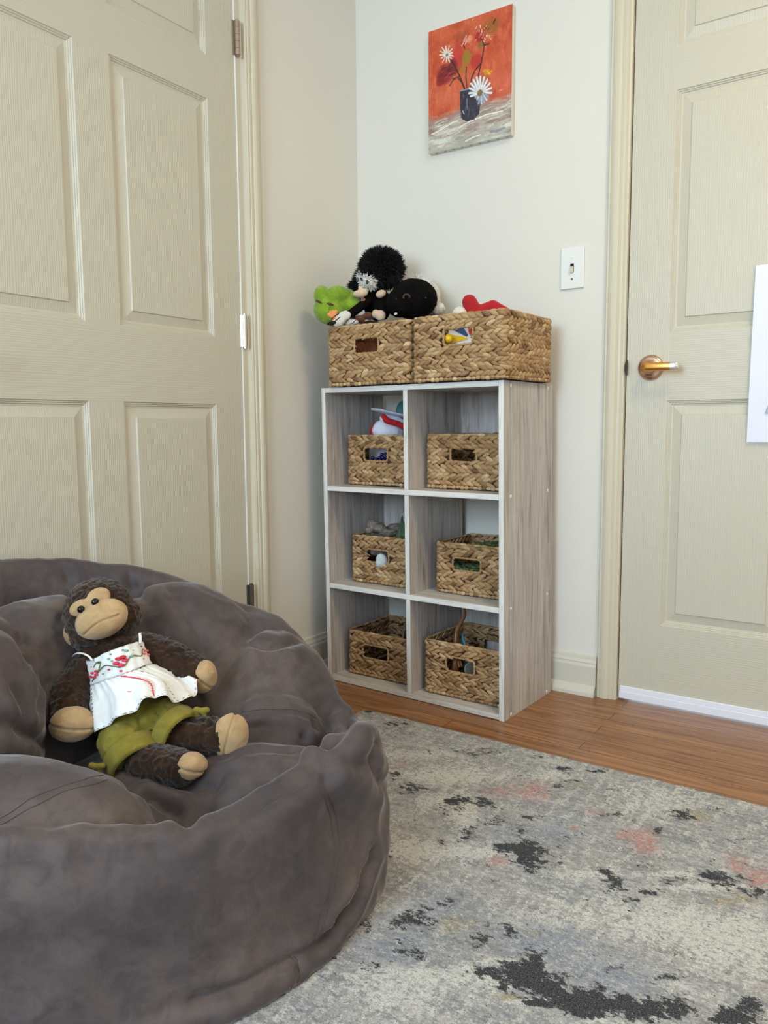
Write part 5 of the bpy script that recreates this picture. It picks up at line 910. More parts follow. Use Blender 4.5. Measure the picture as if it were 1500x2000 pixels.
# ---- olive shorts
def crinkle(amp, s):
    return lambda co, no: co+no*(amp*vnoise(co*np.array((1, 1, .45)), s, 4.4)+amp*.5*vnoise(co, s*2.1, 9.0))[:, None]
sh = [eb((0.4978, -1.3486, 0.2946), (.060, .032, .046), facing(.35))]+limb([((0.4991, -1.3810, 0.2730), .047), ((0.5188, -1.3936, 0.2608), .0475)])+limb([((0.5229, -1.3379, 0.2918), .040), ((0.5524, -1.3425, 0.2884), .0425)])
def shorts_disp(co, no):
    a, b = np.array((0.5691, -1.4202, 0.2599)), np.array((0.5573, -1.3661, 0.3152)); c = b-a; t = np.clip((co-a)@c/(c@c), 0, 1); d = np.linalg.norm(co-a-t[:, None]*c, axis=1)
    return crinkle(.0042, 62)(co, no)-no*(.016*np.exp(-(d/.011)**2))[:, None]
mpart('shorts', sh, OLIVE, .0028, 3, shorts_disp)
def cuff(a, b, r, name='cuff'):
    a, b = np.array(a), np.array(b); d = (b-a); P = [a, a+d*.03, a+d*.1, a+d*.5, a+d*.9, a+d*.97, b]; R = [r-.005, r-.001, r, r*1.01, r, r-.001, r-.007]
    V, F = tube_buf(np.array(P), np.array(R), 28, False); V = V-MK0; o = mesh(name, V, fixf(F), OLIVE, mk, True); return o
cuff((0.5328, -1.3995, 0.2544), (0.5608, -1.4057, 0.2375), .0490); cuff((0.5708, -1.3426, 0.2851), (0.5998, -1.3436, 0.2755), .0440)
for c in ((0.6255, -1.3250, 0.3199), (0.5270, -1.4626, 0.2488)):
    c = np.array(c); mpart('bow', limb([(c, .005), (c+CR_*.010+CU_*.001, .0055)])+limb([(c, .005), (c-CR_*.008+CU_*.002, .005)])+limb([(c, .004), (c+CR_*.008-CU_*.009, .0025)]), OLIVE, .0018, 1)
# ---- white camisole: bodice and flared skirt lofted between curves
def spl(P, n):
    P = np.array(P, float); P = np.vstack([2*P[0]-P[1], P, 2*P[-1]-P[-2]]); out = []
    m = len(P)-3
    for j in range(n):
        s = j/(n-1)*m; i = min(int(s), m-1); t = s-i; p0, p1, p2, p3 = P[i:i+4]
        out.append(.5*((2*p1)+(-p0+p2)*t+(2*p0-5*p1+4*p2-p3)*t*t+(-p0+3*p1-3*p2+p3)*t**3))
    return np.array(out)
def cloth(name, curves, nu, nv, ruff, m, thick=.0012):
    C = [spl(c, nu) for c in curves]; G = np.zeros((nv, nu, 3))
    for j in range(nu): G[:, j] = spl([c[j] for c in C], nv) if len(C) > 2 else np.linspace(C[0][j], C[1][j], nv)
    N = np.cross(np.gradient(G, axis=1), np.gradient(G, axis=0)); N /= np.linalg.norm(N, axis=2)[..., None]+1e-9
    if (N[nv//2, nu//2] @ CT_) < 0: N = -N
    G = G+N*ruff(np.linspace(0, 1, nv)[:, None], np.linspace(0, 1, nu)[None, :])[..., None]
    V = np.vstack([G.reshape(-1, 3), (G-N*thick).reshape(-1, 3)])-MK0; k = nu*nv; F = []
    for i in range(nv-1):
        for j in range(nu-1):
            a = i*nu+j; F.append((a, a+1, a+nu+1, a+nu)); F.append((k+a, k+a+nu, k+a+nu+1, k+a+1))
    for i in range(nv-1):
        for j in (0, nu-1): a = i*nu+j; F.append((a, a+nu, k+a+nu, k+a))
    for j in range(nu-1):
        for i in (0, nv-1): a = i*nu+j; F.append((a, a+1, k+a+1, k+a))
    return mesh(name, V, F, m, mk, True), G
TOPC = [(0.3301, -1.3476, 0.3854), (0.4143, -1.3932, 0.3886), (0.4650, -1.3921, 0.4113), (0.4858, -1.3705, 0.4211), (0.4778, -1.3276, 0.4180), (0.4343, -1.2758, 0.3903)]
WAI = [(0.3534, -1.3655, 0.3140), (0.4320, -1.3985, 0.3496), (0.4873, -1.4003, 0.3721), (0.5118, -1.3798, 0.3826), (0.5088, -1.3353, 0.3839), (0.4633, -1.2846, 0.3581)]
HEM = [(0.3837, -1.3771, 0.2538), (0.4765, -1.4256, 0.2831), (0.5215, -1.4278, 0.3106), (0.5648, -1.4130, 0.3368), (0.5819, -1.3865, 0.3565), (0.5959, -1.3602, 0.3444), (0.5865, -1.3076, 0.3304), (0.5685, -1.2811, 0.3472), (0.5284, -1.2672, 0.3378)]
MID = [(0.3662, -1.3728, 0.2846), (0.4507, -1.4147, 0.3149), (0.5056, -1.4165, 0.3400), (0.5378, -1.3981, 0.3585), (0.5459, -1.3607, 0.3690), (0.5462, -1.3372, 0.3607), (0.5366, -1.3022, 0.3529), (0.5189, -1.2831, 0.3578), (0.4918, -1.2779, 0.3535)]
WAI2 = [(0.3534, -1.3655, 0.3140), (0.4097, -1.3907, 0.3395), (0.4605, -1.4018, 0.3613), (0.4923, -1.3967, 0.3738), (0.5085, -1.3847, 0.3806), (0.5125, -1.3634, 0.3828), (0.5083, -1.3383, 0.3828), (0.4942, -1.3160, 0.3755), (0.4633, -1.2846, 0.3581)]
bod, GB = cloth('bodice', [TOPC, WAI], 60, 16, lambda v, u: .0010*np.sin(u*70)*(1-v*.3)+.0006*np.sin(v*22), WHITEC)
ski, GS = cloth('skirt', [WAI2, MID, HEM], 120, 30, lambda v, u: (.0005+.0050*v)*np.sin(u*44+1.2*np.sin(v*2))+.0012*np.sin(u*130)*(1-v), WHITEC)
for P in ([(0.4439, -1.4023, 0.3968), (0.4352, -1.4049, 0.4042), (0.4174, -1.4047, 0.4058), (0.3884, -1.3974, 0.3984), (0.3535, -1.3809, 0.3820)], [(0.4844, -1.3329, 0.4174), (0.4823, -1.3308, 0.4259), (0.4746, -1.3255, 0.4320)], [(0.3451, -1.3750, 0.4233), (0.3492, -1.3791, 0.4172), (0.3543, -1.3768, 0.4088), (0.3539, -1.3715, 0.4046)]):
    Q = spl(P, 16)-MK0; tube('strap', Q, .0026, WHITEC, mk, n=8, flat=.5)
from mathutils.bvhtree import BVHTree
def near(G, p):
    d = np.linalg.norm(G.reshape(-1, 3)-np.array(p), axis=1); return G.reshape(-1, 3)[np.argmin(d)]
def onG(G, u, v): 
    i = int(round(v*(G.shape[0]-1))); j = int(round(u*(G.shape[1]-1))); return G[i, j]
PINKT = simple('pink_thread', (214, 60, 92), .7); REDT = simple('red_thread', (196, 40, 56), .7); GRT = simple('green_thread', (92, 100, 48), .7); TEAL = simple('teal_thread', (120, 176, 160), .7); CORT = simple('coral_thread', (226, 110, 110), .7)
OLV = simple('olive_thread', (104, 108, 56), .7)
def dots(name, G, lst, m):
    for u, v, r in lst:
        p = onG(G, u, v); V, F = ball_np(p+CT_*.0012, (r, r, r*.5), 10, 6); mesh(name, V-MK0, F, m, bod if G is GB else ski, True)
def flower(u, v, r, n=5): return [(u+r*9*math.cos(a), v+r*26*math.sin(a), r) for a in [2*math.pi*k/n+.3 for k in range(n)]]
pet = flower(.55, .5, .0060); 
dots('embroidery', GB, [p for p in pet if 0 < p[1] < 1][:3], PINKT); dots('embroidery', GB, [p for p in pet if 0 < p[1] < 1][3:]+[(.52, .85, .003)], REDT); dots('embroidery', GB, [(.55, .5, .0030)], WHITEC)
dots('embroidery', GB, flower(.26, .62, .0042)+[(.40, .66, .0026), (.72, .55, .0022)], REDT); dots('embroidery', GB, flower(.83, .52, .0042)+[(.76, .75, .002), (.24, .3, .002)], CORT)
dots('embroidery', GB, [(.63, .22, .0040), (.66, .45, .0042), (.43, .25, .0032), (.45, .42, .0026), (.70, .30, .0018)], TEAL); dots('embroidery', GB, [(.32, .28, .0026), (.45, .15, .0022), (.60, .10, .0022), (.79, .18, .0026), (.34, .75, .002)], GRT)
def thread(G, uv, m, par, r=.0010):
    P = np.array([onG(G, u, v) for u, v in uv]); P = spl(P, 40)+CT_*.0012-MK0; tube('embroidery', P, r, m, par, n=6)
thread(GB, [(.22, .85), (.30, .62), (.38, .45), (.46, .62), (.52, .75)], OLV, bod); thread(GB, [(.58, .72), (.66, .45), (.74, .62), (.80, .35), (.86, .5)], OLV, bod); thread(GB, [(.30, .55), (.34, .30), (.30, .2), (.27, .35)], OLV, bod)
thread(GS, [(.44, .04), (.455, .3), (.475, .6), (.50, .93)], PINKT, ski); thread(GS, [(.36+.0, .45), (.375, .48)], PINKT, ski, .0006)
for k in range(12):
    v = .08+k*.07; thread(GS, [(.44+.055*v, v), (.452+.055*v+.008, v+.02)], PINKT, ski, .0006)
for k in range(11):
    v = .08+k*.08
    thread(GS, [(.62+.04*v, v), (.628+.04*v, v+.03)], GRT, ski, .0006); thread(GS, [(.17-.03*v, v), (.165-.03*v, v+.03)], GRT, ski, .0006)
for k in range(30): u = .14+.78*k/30; thread(GS, [(u, .965), (u+.010, .965)], REDT if k > 24 else GRT, ski, .0005)
# ------------------------------------------------------------------ the other toys
def toy(name, org, label, cat='soft toy'):
    r_ = empty(name, org); tag(r_, label, cat); return r_
def tp(root, name, parts, m, voxel=.003, smooth=3, disp=None): return mpart(name, parts, m, voxel, smooth, disp, root, np.array(root.location))
def raw(root, name, bufs, m, smooth=True):
    Vs, Fs, k = [], [], 0
    for V, F in bufs: Vs.append(np.asarray(V)); Fs += [tuple(i+k for i in dict.fromkeys(map(int, f))) for f in F]; k += len(V)
    return mesh(name, np.vstack(Vs)-np.array(root.location), Fs, m, root, smooth)
def tufts(root, name, shapes, m, n, length, wid=.0022, seed=1, cut=None):
    """shaggy pile: short bent blades standing on ellipsoids (centre, radii, basis)"""
    g = np.random.default_rng(seed); V, F = [], []
    tot = sum(s[1][0]*s[1][1] for s in shapes)
    for c, r, B in shapes:
        k = int(n*r[0]*r[1]/tot); d = g.normal(size=(k, 3)); d /= np.linalg.norm(d, axis=1)[:, None]
        for q in d:
            p = np.array(c)+B@(q*np.array(r)); nn = B@(q/np.array(r)); nn /= np.linalg.norm(nn)
            if cut is not None and cut(p): continue
            t = np.cross(nn, g.normal(size=3)); t /= np.linalg.norm(t)+1e-9; s2 = np.cross(nn, t); L_ = length*g.uniform(.6, 1.25)
            bend = t*L_*g.uniform(-.2, .6)+np.array((0, 0, -.15*L_)); i = len(V); w_ = wid*g.uniform(.7, 1.3)
            V += [p-s2*w_, p+s2*w_, p+nn*.55*L_+bend*.4-s2*w_*.6, p+nn*.55*L_+bend*.4+s2*w_*.6, p+nn*L_+bend, p+t*w_*.8]
            F += [(i, i+1, i+3, i+2), (i+2, i+3, i+4), (i+1, i+5, i+3), (i+5, i, i+2, i+3)]
    return mesh(name, np.array(V)-np.array(root.location), F, m, root, False)
LIME = plush('lime_plush', (112, 146, 34), (150, 182, 60), 30, .35); LIMED = simple('dark_slit', (84, 52, 36), .7)
BLKP = plush('black_plush', (8, 7, 7), (20, 17, 16), 40, .4, sheen=0); BLKF = simple('black_shaggy_pile', (13, 12, 12), .8); WHF = simple('white_shaggy_pile', (226, 224, 220), .8)
BEIGE = plush('beige_velour', (206, 176, 150), (226, 198, 172), 40, .2); WHP = plush('white_plush', (214, 208, 198), (236, 232, 224), 60, .4); RB = plush('red_brown_plush', (92, 52, 34), (130, 80, 54), 60, .5)
REDP = simple('red_felt', (176, 14, 26), .85, sheen=.3); ORG = simple('orange_felt', (236, 150, 92), .8); BLKM = simple('black_cloth', (16, 15, 16), .7); DKB = simple('dark_brown_cloth', (44, 26, 18), .8)
B0 = facing(0)
# green frog
fr = toy('plush_frog', (0.1147, -0.2796, 1.0972), 'lime green plush frog head leaning over the left end of the left-hand top basket')
FB = facing(.12)
tp(fr, 'head', [eb((0.1258, -0.2746, 1.1701), (.066, .046, .050), FB), eb((0.1177, -0.3075, 1.1472), (.050, .045, .045), FB), eb((0.0997, -0.3210, 1.1849), (.026, .034, .030), facing(.2)), eb((0.1413, -0.3044, 1.1875), (.038, .028, .034), facing(.15)), eb((0.1228, -0.3134, 1.1686), (.036, .026, .03), FB), eb((0.1745, -0.2674, 1.1575), (.026, .022, .028), FB), eb((0.1181, -0.2860, 1.1238), (.040, .022, .036), FB)], LIME, .003, 3, lambda co, no: co+no*(.0012*vnoise(co, 110, 3))[:, None])
raw(fr, 'eye_slit', [eb((0.1180, -0.3635, 1.1643), (.010, .0036, .004), facing(-.45), 14, 8)], LIMED); raw(fr, 'eye_slit', [eb((0.1535, -0.3527, 1.1550), (.011, .0036, .004), facing(-.25), 14, 8)], LIMED)
# shaggy black monkey
sm = toy('plush_monkey', (0.2050, -0.1902, 1.1224), 'shaggy black plush monkey with white face patch in the left-hand top basket')
HH = [((0.2150, -0.1749, 1.2785), (.062, .055, .055), B0), ((0.1989, -0.2151, 1.2422), (.040, .036, .040), B0), ((0.1723, -0.2239, 1.2209), (.030, .022, .030), B0)]
BD = [((0.2063, -0.1831, 1.1693), (.045, .050, .042), B0)]
tp(sm, 'body', [eb(c, r, B) for c, r, B in HH+BD]+limb([((0.2053, -0.2168, 1.1957), .016), ((0.2099, -0.2478, 1.1686), .014), ((0.1926, -0.3077, 1.1272), .013), ((0.1877, -0.3113, 1.1258), .012)])+limb([((0.2347, -0.2133, 1.1631), .022), ((0.2611, -0.2358, 1.1325), .020)]), BLKP, .003, 2)
FC = np.array((0.2125, -0.2505, 1.2265))
tufts(sm, 'fur', HH, BLKF, 5200, .016, .0018, 4, cut=lambda p: np.linalg.norm((p-FC)-((p-FC)@CT_)*CT_) < .020 and (p-FC)@CT_ > -.03)
tp(sm, 'face_patch', [eb((0.2134, -0.2464, 1.2255), (.024, .019, .018), facing(-.45)), eb((0.1892, -0.2520, 1.2438), (.012, .013, .012), B0)], WHF, .0025, 2)
tufts(sm, 'face_fur', [((0.2170, -0.2489, 1.2248), (.024, .020, .018), facing(-.45)), ((0.1904, -0.2536, 1.2434), (.012, .013, .012), B0)], WHF, 420, .009, .0016, 6, cut=lambda p: (p-FC)@CT_ < -.004)
raw(sm, 'eye', [eb((0.2293, -0.2714, 1.2217), (.0045, .0065, .003), B0, 12, 8)], EYE); raw(sm, 'eye', [eb((0.2096, -0.2724, 1.2325), (.0035, .006, .003), facing(.5), 12, 8)], EYE)
tp(sm, 'hand', [eb((0.2101, -0.2816, 1.1882), (.021, .011, .011), B0), eb((0.2199, -0.2743, 1.1926), (.012, .012, .011), B0)]+limb([((0.2135, -0.2785, 1.1942), .008), ((0.2104, -0.2792, 1.2048), .007)]), BEIGE, .0022, 2)
tp(sm, 'hand', [eb((0.2529, -0.2338, 1.1903), (.016, .0115, .011), facing(.4))], BEIGE, .0022, 2)
tp(sm, 'foot', [eb((0.2638, -0.2533, 1.1243), (.016, .016, .012), B0), eb((0.2523, -0.2606, 1.1289), (.012, .013, .011), B0)], BEIGE, .0022, 2)
raw(sm, 'inner_arm', [eb((0.2072, -0.2624, 1.1641), (.010, .016, .008), facing(-.2), 14, 10)], simple('pinkish_brown_cloth', (176, 116, 92), .9))
# black round plush and the white one behind it
bb = toy('plush_mole', (0.3355, -0.1877, 1.1121), 'smooth round black plush animal with small eyes sitting beside the shaggy monkey')
tp(bb, 'body', [eb((0.3400, -0.1887, 1.1728), (.071, .060, .060), B0), eb((0.3167, -0.2311, 1.1578), (.040, .042, .040), B0)], BLKP, .003, 3, lambda co, no: co+no*(.0015*vnoise(co, 120, 3))[:, None])
raw(bb, 'ear', [tube_buf(np.array([np.array((0.3596, -0.2589, 1.1677))+B0@np.array((.009*math.cos(a), .007*math.sin(a), .001)) for a in np.linspace(-.4, 3.9, 14)]), .0026, 8)], simple('dark_brown_ear', (70, 50, 42), .7))
for P in ((0.3299, -0.2675, 1.1637), (0.3997, -0.2195, 1.1660)): raw(bb, 'eye', [eb(P, (.0032, .0032, .0028), B0, 12, 8)], EYE)
raw(bb, 'nose', [eb((0.3277, -0.2673, 1.1217), (.005, .004, .004), facing(.4), 12, 8)], WHP)
wp = toy('plush_lamb', (0.2942, -0.0799, 1.1269), 'fluffy white plush mostly hidden behind the round black one')
tp(wp, 'body', [eb((0.2931, -0.0840, 1.1937), (.068, .062, .05), B0), eb((0.3763, -0.1185, 1.1480), (.028, .020, .030), B0)], WHP, .004, 2, curly(.003, 90))
tufts(wp, 'fur', [((0.2849, -0.0888, 1.2001), (.068, .064, .05), B0)], WHF, 500, .012, .0015, 9, cut=lambda p: p[2] < 1.16)
# brown plush filling the basket, and the white footed one on the rim
rb = toy('plush_bear', (0.2091, -0.1972, 1.0487), 'red-brown plush animal at the bottom of the left-hand top basket, seen through its hand hole')
tp(rb, 'body', [eb((0.1879, -0.2031, 1.0216), (.075, .050, .045), B0), eb((0.1933, -0.2044, 1.0755), (.060, .045, .040), B0), eb((0.2228, -0.2506, 1.1265), (.024, .010, .018), B0), eb((0.1955, -0.2707, 1.1161), (.020, .010, .02), B0)], RB, .004, 2, curly(.0025, 110))
pf = toy('plush_bird', (0.1592, -0.3045, 1.0944), 'white plush with orange toes, striped black, on the rim of the left-hand top basket')
tp(pf, 'body', [eb((0.1832, -0.3380, 1.1129), (.030, .018, .015), facing(.6)), eb((0.1940, -0.3100, 1.1031), (.026, .010, .014), facing(.1))], WHP, .0025, 2, crinkle(.003, 60))
for i, (x, y) in enumerate(((642, 614), (646, 610), (651, 608.5), (656, 608))): tp(pf, 'toe', limb([((0.1688, -0.3562, 1.1135), .007), (np.array((0.1590, -0.3677, 1.1234))+(CR_*(x-642)+CU_*(614-y))*.00151, .0052)]), ORG, .0018, 1)
for a_, b_ in (((647, 623), (662, 612)), ((653, 628), (667, 617)), ((676, 627), (684, 622)), ((688, 632), (696, 624))):
    p0 = np.array((0.1666, -0.3656, 1.1098))+(CR_*(a_[0]-647)-CU_*(a_[1]-623))*.0015; p1 = np.array((0.1666, -0.3656, 1.1098))+(CR_*(b_[0]-647)-CU_*(b_[1]-623))*.0015
    raw(pf, 'stripe', [tube_buf(np.array([p0, (p0+p1)/2+CT_*.002, p1]), .0012, 6)], BLKM)
raw(pf, 'black_tip', [eb((0.1641, -0.3553, 1.0993), (.018, .006, .010), facing(.15), 14, 8)], BLKM)
# right-hand top basket
rp = toy('plush_bow', (0.5792, -0.2220, 1.0677), 'red felt plush with two rounded lobes showing above the right-hand top basket')
tp(rp, 'body', limb([((0.5650, -0.2594, 1.1340), .021), ((0.5712, -0.2469, 1.1047), .026)])+limb([((0.6191, -0.2240, 1.1224), .017), ((0.5831, -0.2393, 1.1003), .026)])+limb([((0.6179, -0.2248, 1.1224), .017), ((0.6502, -0.2177, 1.1012), .018)])+[eb((0.5862, -0.2295, 1.0665), (.06, .04, .04), B0)], REDP, .003, 4)
we = toy('plush_egg', (0.5466, -0.2689, 1.0656), 'white rounded plush just visible beside the red one in the right-hand top basket'); tp(we, 'body', [eb((0.5413, -0.2682, 1.0979), (.024, .026, .024), B0)], WHP, .003, 2)
wt = toy('spinner_toy', (0.5594, -0.2976, 1.0125), 'white plastic toy with blue, red and yellow segments seen through a basket hand hole', 'toy')
WB = facing(.0, .15, 0); WC = np.array((0.5790, -0.2815, 1.0332))
def sector(a0, a1, r0, r1, z0, z1, n=10):
    P = [(r1*math.cos(a), r1*math.sin(a)) for a in np.linspace(a0, a1, n)]+([(r0*math.cos(a), r0*math.sin(a)) for a in np.linspace(a1, a0, n)] if r0 > 0 else [(0, 0)])
    k = len(P); V = [WC+WB@np.array((x, y, z)) for z in (z0, z1) for x, y in P]; F = [tuple(range(k))[::-1], tuple(range(k, 2*k))]+[(i, (i+1) % k, k+(i+1) % k, k+i) for i in range(k)]
    return np.array(V), F
WPL = simple('white_toy_plastic', (226, 230, 242), .3); BLU = simple('blue_toy_plastic', (20, 92, 158), .3); YEL = simple('yellow_toy_plastic', (236, 190, 20), .3); RDP = simple('red_toy_plastic', (200, 30, 40), .3)
raw(wt, 'disc', [sector(0, 2*math.pi*.999, 0, .062, -.006, 0, 40)], WPL, False); raw(wt, 'segment', [sector(2.15, 2.70, .010, .056, 0, .0015)], BLU, False); raw(wt, 'segment', [sector(1.2, 1.75, .010, .056, 0, .0015)], RDP, False); raw(wt, 'segment', [sector(2.98, 3.45, .008, .056, 0, .0015)], YEL, False)
yb = toy('yellow_ball', (0.5468, -0.3404, 1.0302), 'small yellow plastic ball beside the coloured segments in the hand hole', 'ball'); raw(yb, 'ball_shell', [eb((0.5453, -0.3377, 1.0305), (.0125, .0125, .0125), B0)], YEL)
# upper left cube: white hat with a red band over white paper, blue beads
ht = toy('cloth_hat', (0.2329, -0.1935, 0.7695), 'white cloth hat with a red band piled on the upper left basket', 'hat')
HTB = facing(-.22, .0, .0)
def sheet(root, name, pts, m, th=.002, bulge=0.0):
    P = np.array(pts); c = P.mean(0); nrm = np.cross(P[1]-P[0], P[-1]-P[0]); nrm /= np.linalg.norm(nrm); k = len(P); V = np.vstack([P, c+nrm*bulge, P-nrm*th, c+nrm*(bulge-th)]); F = []
    for i in range(k): j = (i+1) % k; F += [(i, j, k), (k+1+j, k+1+i, 2*k+1), (i, k+1+i, k+1+j, j)]
    return raw(root, name, [(V, F)], m, False)
tp(ht, 'crown', [eb((0.2414, -0.1860, 0.7821), (.050, .036, .035), facing(-.1)), eb((0.2485, -0.1648, 0.8136), (.045, .016, .03), HTB)], simple('white_felt', (226, 226, 240), .8), .003, 3, crinkle(.003, 40))
tp(ht, 'brim', [eb((0.2559, -0.1871, 0.8370), (.066, .0055, .028), HTB), eb((0.2298, -0.2159, 0.8465), (.026, .0045, .018), facing(-.12))], simple('white_brim', (214, 218, 236), .6), .0025, 2)
tp(ht, 'band', limb([((0.2539, -0.2263, 0.8274), .008), ((0.2650, -0.2206, 0.8133), .010), ((0.2925, -0.2030, 0.8038), .009), ((0.3219, -0.1854, 0.7849), .010)])+[eb((0.2587, -0.2253, 0.8196), (.008, .014, .006), facing(.2))], REDP, .002, 2)
raw(ht, 'side_ribbon', [eb((0.2036, -0.1986, 0.7902), (.014, .024, .012), facing(-.6), 16, 10)], simple('crimson_cloth', (170, 20, 48), .8))
te = toy('teal_toy', (0.2259, -0.0745, 0.7845), 'teal rounded toy behind the white hat', 'toy'); raw(te, 'toy_body', [eb((0.2378, -0.0833, 0.8400), (.028, .040, .02), B0), eb((0.2436, -0.0867, 0.7845), (.026, .04, .02), B0)], simple('teal_plastic', (70, 140, 140), .6))
pp = toy('folded_paper', (0.2036, -0.1808, 0.6488), 'white paper seen through the hand hole of the upper left basket', 'paper'); sheet(pp, 'paper_leaf', [(0.1564, -0.1646, 0.6466), (0.1507, -0.1549, 0.7494), (0.2686, -0.1465, 0.7562), (0.2743, -0.1561, 0.6542)], simple('white_paper_leaf', (232, 234, 246), .7))
be = toy('bead_cluster', (0.2536, -0.2333, 0.6843), 'cluster of glossy dark blue beads in the hand hole of the upper left basket', 'beads')
BEM = simple('navy_bead', (16, 18, 74), .08)
for P in ((0.2508, -0.2317, 0.7108), (0.2626, -0.2295, 0.7124), (0.2477, -0.2411, 0.7017), (0.2596, -0.2390, 0.7018), (0.2686, -0.2329, 0.7017), (0.2374, -0.2427, 0.6969), (0.2536, -0.2442, 0.6941), (0.2626, -0.2380, 0.6940), (0.2680, -0.2264, 0.7077), (0.2253, -0.2445, 0.6999)): raw(be, 'bead', [eb(P, (.0062, .0062, .0062), B0, 16, 10)], BEM)
# middle left: driftwood-like toy, shell, green fin
dw = toy('grey_figurine', (0.2297, -0.2078, 0.4014), 'grey-brown carved figurine piled on the middle left basket', 'figurine')
GW = NT('grey_wood'); c = GW.coord(scale=(20, 20, 60)); GW.P(Base_Color=GW.ramp(GW.noise(c, 1.2, 5, .6, 2.0), [(.3, lin((74, 66, 60))), (.5, lin((122, 112, 102))), (.7, lin((160, 150, 138)))]), Roughness=.6); GW.bump(GW.noise(c, 1.2, 5, .6, 2.0), .6, .004); GW = GW.m
def dwd(co, no): return co+no*(.004*vnoise(co*np.array((1, 1, 2.0)), 38, 3)+.0015*vnoise(co, 120, 2))[:, None]
tp(dw, 'figure_body', [eb((0.2330, -0.2310, 0.4853), (.036, .017, .020), facing(-.35)), eb((0.2224, -0.2435, 0.4924), (.018, .017, .016), B0), eb((0.2181, -0.2541, 0.4805), (.016, .010, .012), facing(.3)), eb((0.2643, -0.1863, 0.4776), (.030, .017, .020), facing(.2)), eb((0.2588, -0.2155, 0.4693), (.030, .012, .018), B0), eb((0.2284, -0.2055, 0.4254), (.05, .04, .03), B0)], GW, .0025, 2, dwd)
GP = NT('green_glassy_plastic'); GP.P(Base_Color=lin((96, 128, 104))+(1,), Roughness=.12, Transmission_Weight=.45, IOR=1.3); GP = GP.m
fn = toy('green_fin', (0.3094, -0.2091, 0.4404), 'greenish see-through plastic fin beside the grey figurine', 'toy'); tp(fn, 'fin_blade', limb([((0.3049, -0.2015, 0.5218), .002), ((0.3042, -0.2065, 0.4874), .008), ((0.2990, -0.2162, 0.4404), .016)])+limb([((0.3026, -0.2038, 0.5156), .0025), ((0.3266, -0.2183, 0.4665), .014)]), GP, .002, 2)
sl = toy('shell_toy', (0.2627, -0.2561, 0.3728), 'pale patterned shell in the hand hole of the middle left basket', 'shell')
tp(sl, 'shell_body', [eb((0.2649, -0.2563, 0.3873), (.017, .022, .016), facing(.4)), eb((0.2599, -0.2631, 0.3799), (.012, .012, .012), B0)], simple('pale_stone', (196, 206, 208), .5), .0018, 2, lambda co, no: co+no*(.0010*np.sin(np.linalg.norm(co-np.array((0.2678, -0.2689, 0.3879)), axis=1)*1400))[:, None])
# middle right: green dinosaurs
GD = NT('camouflage_rubber'); c = GD.coord(); GD.P(Base_Color=GD.ramp(GD.noise(c, 70, 3, .5, 1.5), [(.36, lin((24, 30, 18))), (.5, lin((62, 82, 44))), (.64, lin((120, 132, 84)))]), Roughness=.35); GD = GD.m
gd = toy('toy_dinosaur', (0.5162, -0.1888, 0.3544), 'dark green rubber dinosaur in the hand hole of the middle right basket', 'toy')
tp(gd, 'dinosaur_body', limb([((0.4960, -0.2271, 0.3997), .007), ((0.5128, -0.2295, 0.3864), .009), ((0.5367, -0.2206, 0.3768), .010), ((0.5685, -0.2015, 0.3754), .009)])+limb([((0.4997, -0.2060, 0.4015), .005), ((0.5225, -0.2102, 0.3905), .006), ((0.5475, -0.1935, 0.3873), .008), ((0.5663, -0.1811, 0.3841), .01)])+limb([((0.5051, -0.2402, 0.3919), .004), ((0.5245, -0.2353, 0.3749), .005), ((0.5472, -0.2243, 0.3679), .006)])+[eb((0.5176, -0.2008, 0.3488), (.04, .02, .03), B0)], GD, .002, 2)
ge = toy('toy_crocodile', (0.5843, -0.1683, 0.4340), 'dark green toy lying just below the rim at the back of the middle right basket', 'toy')
tp(ge, 'crocodile_body', limb([((0.5296, -0.1439, 0.4400), .008), ((0.5745, -0.1489, 0.4473), .012), ((0.6250, -0.1507, 0.4486), .014)])+[eb((0.5677, -0.1347, 0.4049), (.04, .035, .03), B0)], GD, .0025, 2)
# lower left: dark contents
dk = toy('dark_box', (0.2408, -0.2565, 0.0687), 'black object seen through the hand hole of the lower left basket', 'box')
raw(dk, 'box_body', [sheet_ for sheet_ in [capsule((0.1992, -0.2455, 0.0439), (0.2751, -0.2303, 0.0430), .024, .024)]], simple('black_rubber', (14, 15, 16), .4)); raw(dk, 'wire_handle', [tube_buf(np.array([(0.2584, -0.2928, 0.0713), (0.2558, -0.2915, 0.0948), (0.2708, -0.2853, 0.1102), (0.2869, -0.2810, 0.1053)]), .0008, 6)], simple('grey_wire', (60, 64, 62), .3, .5))
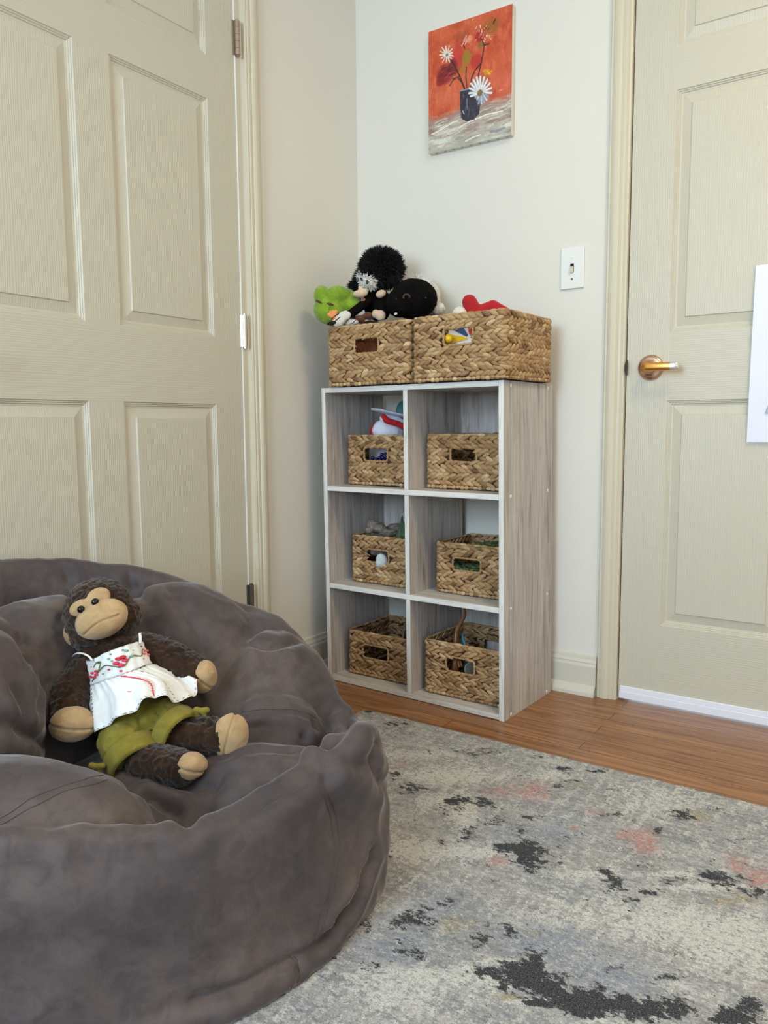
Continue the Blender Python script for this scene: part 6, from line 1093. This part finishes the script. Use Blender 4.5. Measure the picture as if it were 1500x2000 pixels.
# lower right: long-necked wooden creature, blue fin, disc
WD = NT('polished_wood'); c = WD.coord(scale=(60, 60, 8)); WD.P(Base_Color=WD.ramp(WD.noise(c, 1, 4, .6, .8), [(.35, lin((104, 62, 34))), (.65, lin((158, 104, 62)))]), Roughness=.35); WD = WD.m
wn = toy('wooden_spoon_figure', (0.5095, -0.2215, 0.0497), 'curved brown tail-like wooden stick rising out of the lower right basket', 'toy')
Q = spl([(0.4927, -0.1735, 0.2697), (0.5048, -0.1732, 0.2555), (0.5108, -0.1778, 0.2353), (0.5045, -0.1914, 0.2107), ((0.4993, -0.2039, 0.1893)), (0.5017, -0.2142, 0.1452), (0.5074, -0.2179, 0.0876)], 40)
raw(wn, 'curved_stick', [tube_buf(Q, np.interp(np.linspace(0, 1, 40), [0, .12, .35, .6, .8, 1], [.0014, .0038, .0060, .0078, .0115, .016]), 16, flat=.75)], WD)
raw(wn, 'carved_legs', [capsule((0.5112, -0.2373, 0.1058), (0.5117, -0.2410, 0.0757), .010, .012), capsule((0.5305, -0.2536, 0.1132), (0.5361, -0.2576, 0.0998), .0032, .0028), capsule((0.5354, -0.2502, 0.1131), (0.5422, -0.2533, 0.1013), .003, .0026)], WD)
bf = toy('blue_fin', (0.5183, -0.1930, 0.0355), 'small blue curved fin beside the wooden stick in the lower right basket', 'toy'); Q = spl([(0.5076, -0.1746, 0.1839), (0.5058, -0.1840, 0.1684), (0.5132, -0.1878, 0.1469), (0.5250, -0.1901, 0.1148), (0.5322, -0.1933, 0.0539)], 20)
raw(bf, 'fin_blade', [tube_buf(Q, np.interp(np.linspace(0, 1, 20), [0, .3, .6, 1], [.0012, .0065, .0105, .016]), 12, flat=.5)], simple('sea_blue_rubber', (66, 124, 142), .4))
dc = toy('grey_disc', (0.5601, -0.2393, 0.0684), 'grey rimmed disc in the hand hole of the lower right basket', 'toy')
raw(dc, 'disc_plate', [eb((0.5625, -0.2408, 0.0907), (.0165, .020, .003), facing(.2, .3), 28, 10)], simple('grey_plastic', (120, 116, 108), .5))
DCp = np.array((0.5625, -0.2408, 0.0907)); DB = facing(.2, .3); raw(dc, 'rim', [tube_buf(np.array([DCp+DB@np.array((.0165*math.cos(a), .020*math.sin(a), .001)) for a in np.linspace(0, 2*math.pi, 40)]), .0016, 8, False)], simple('pale_rim', (168, 166, 156), .4))
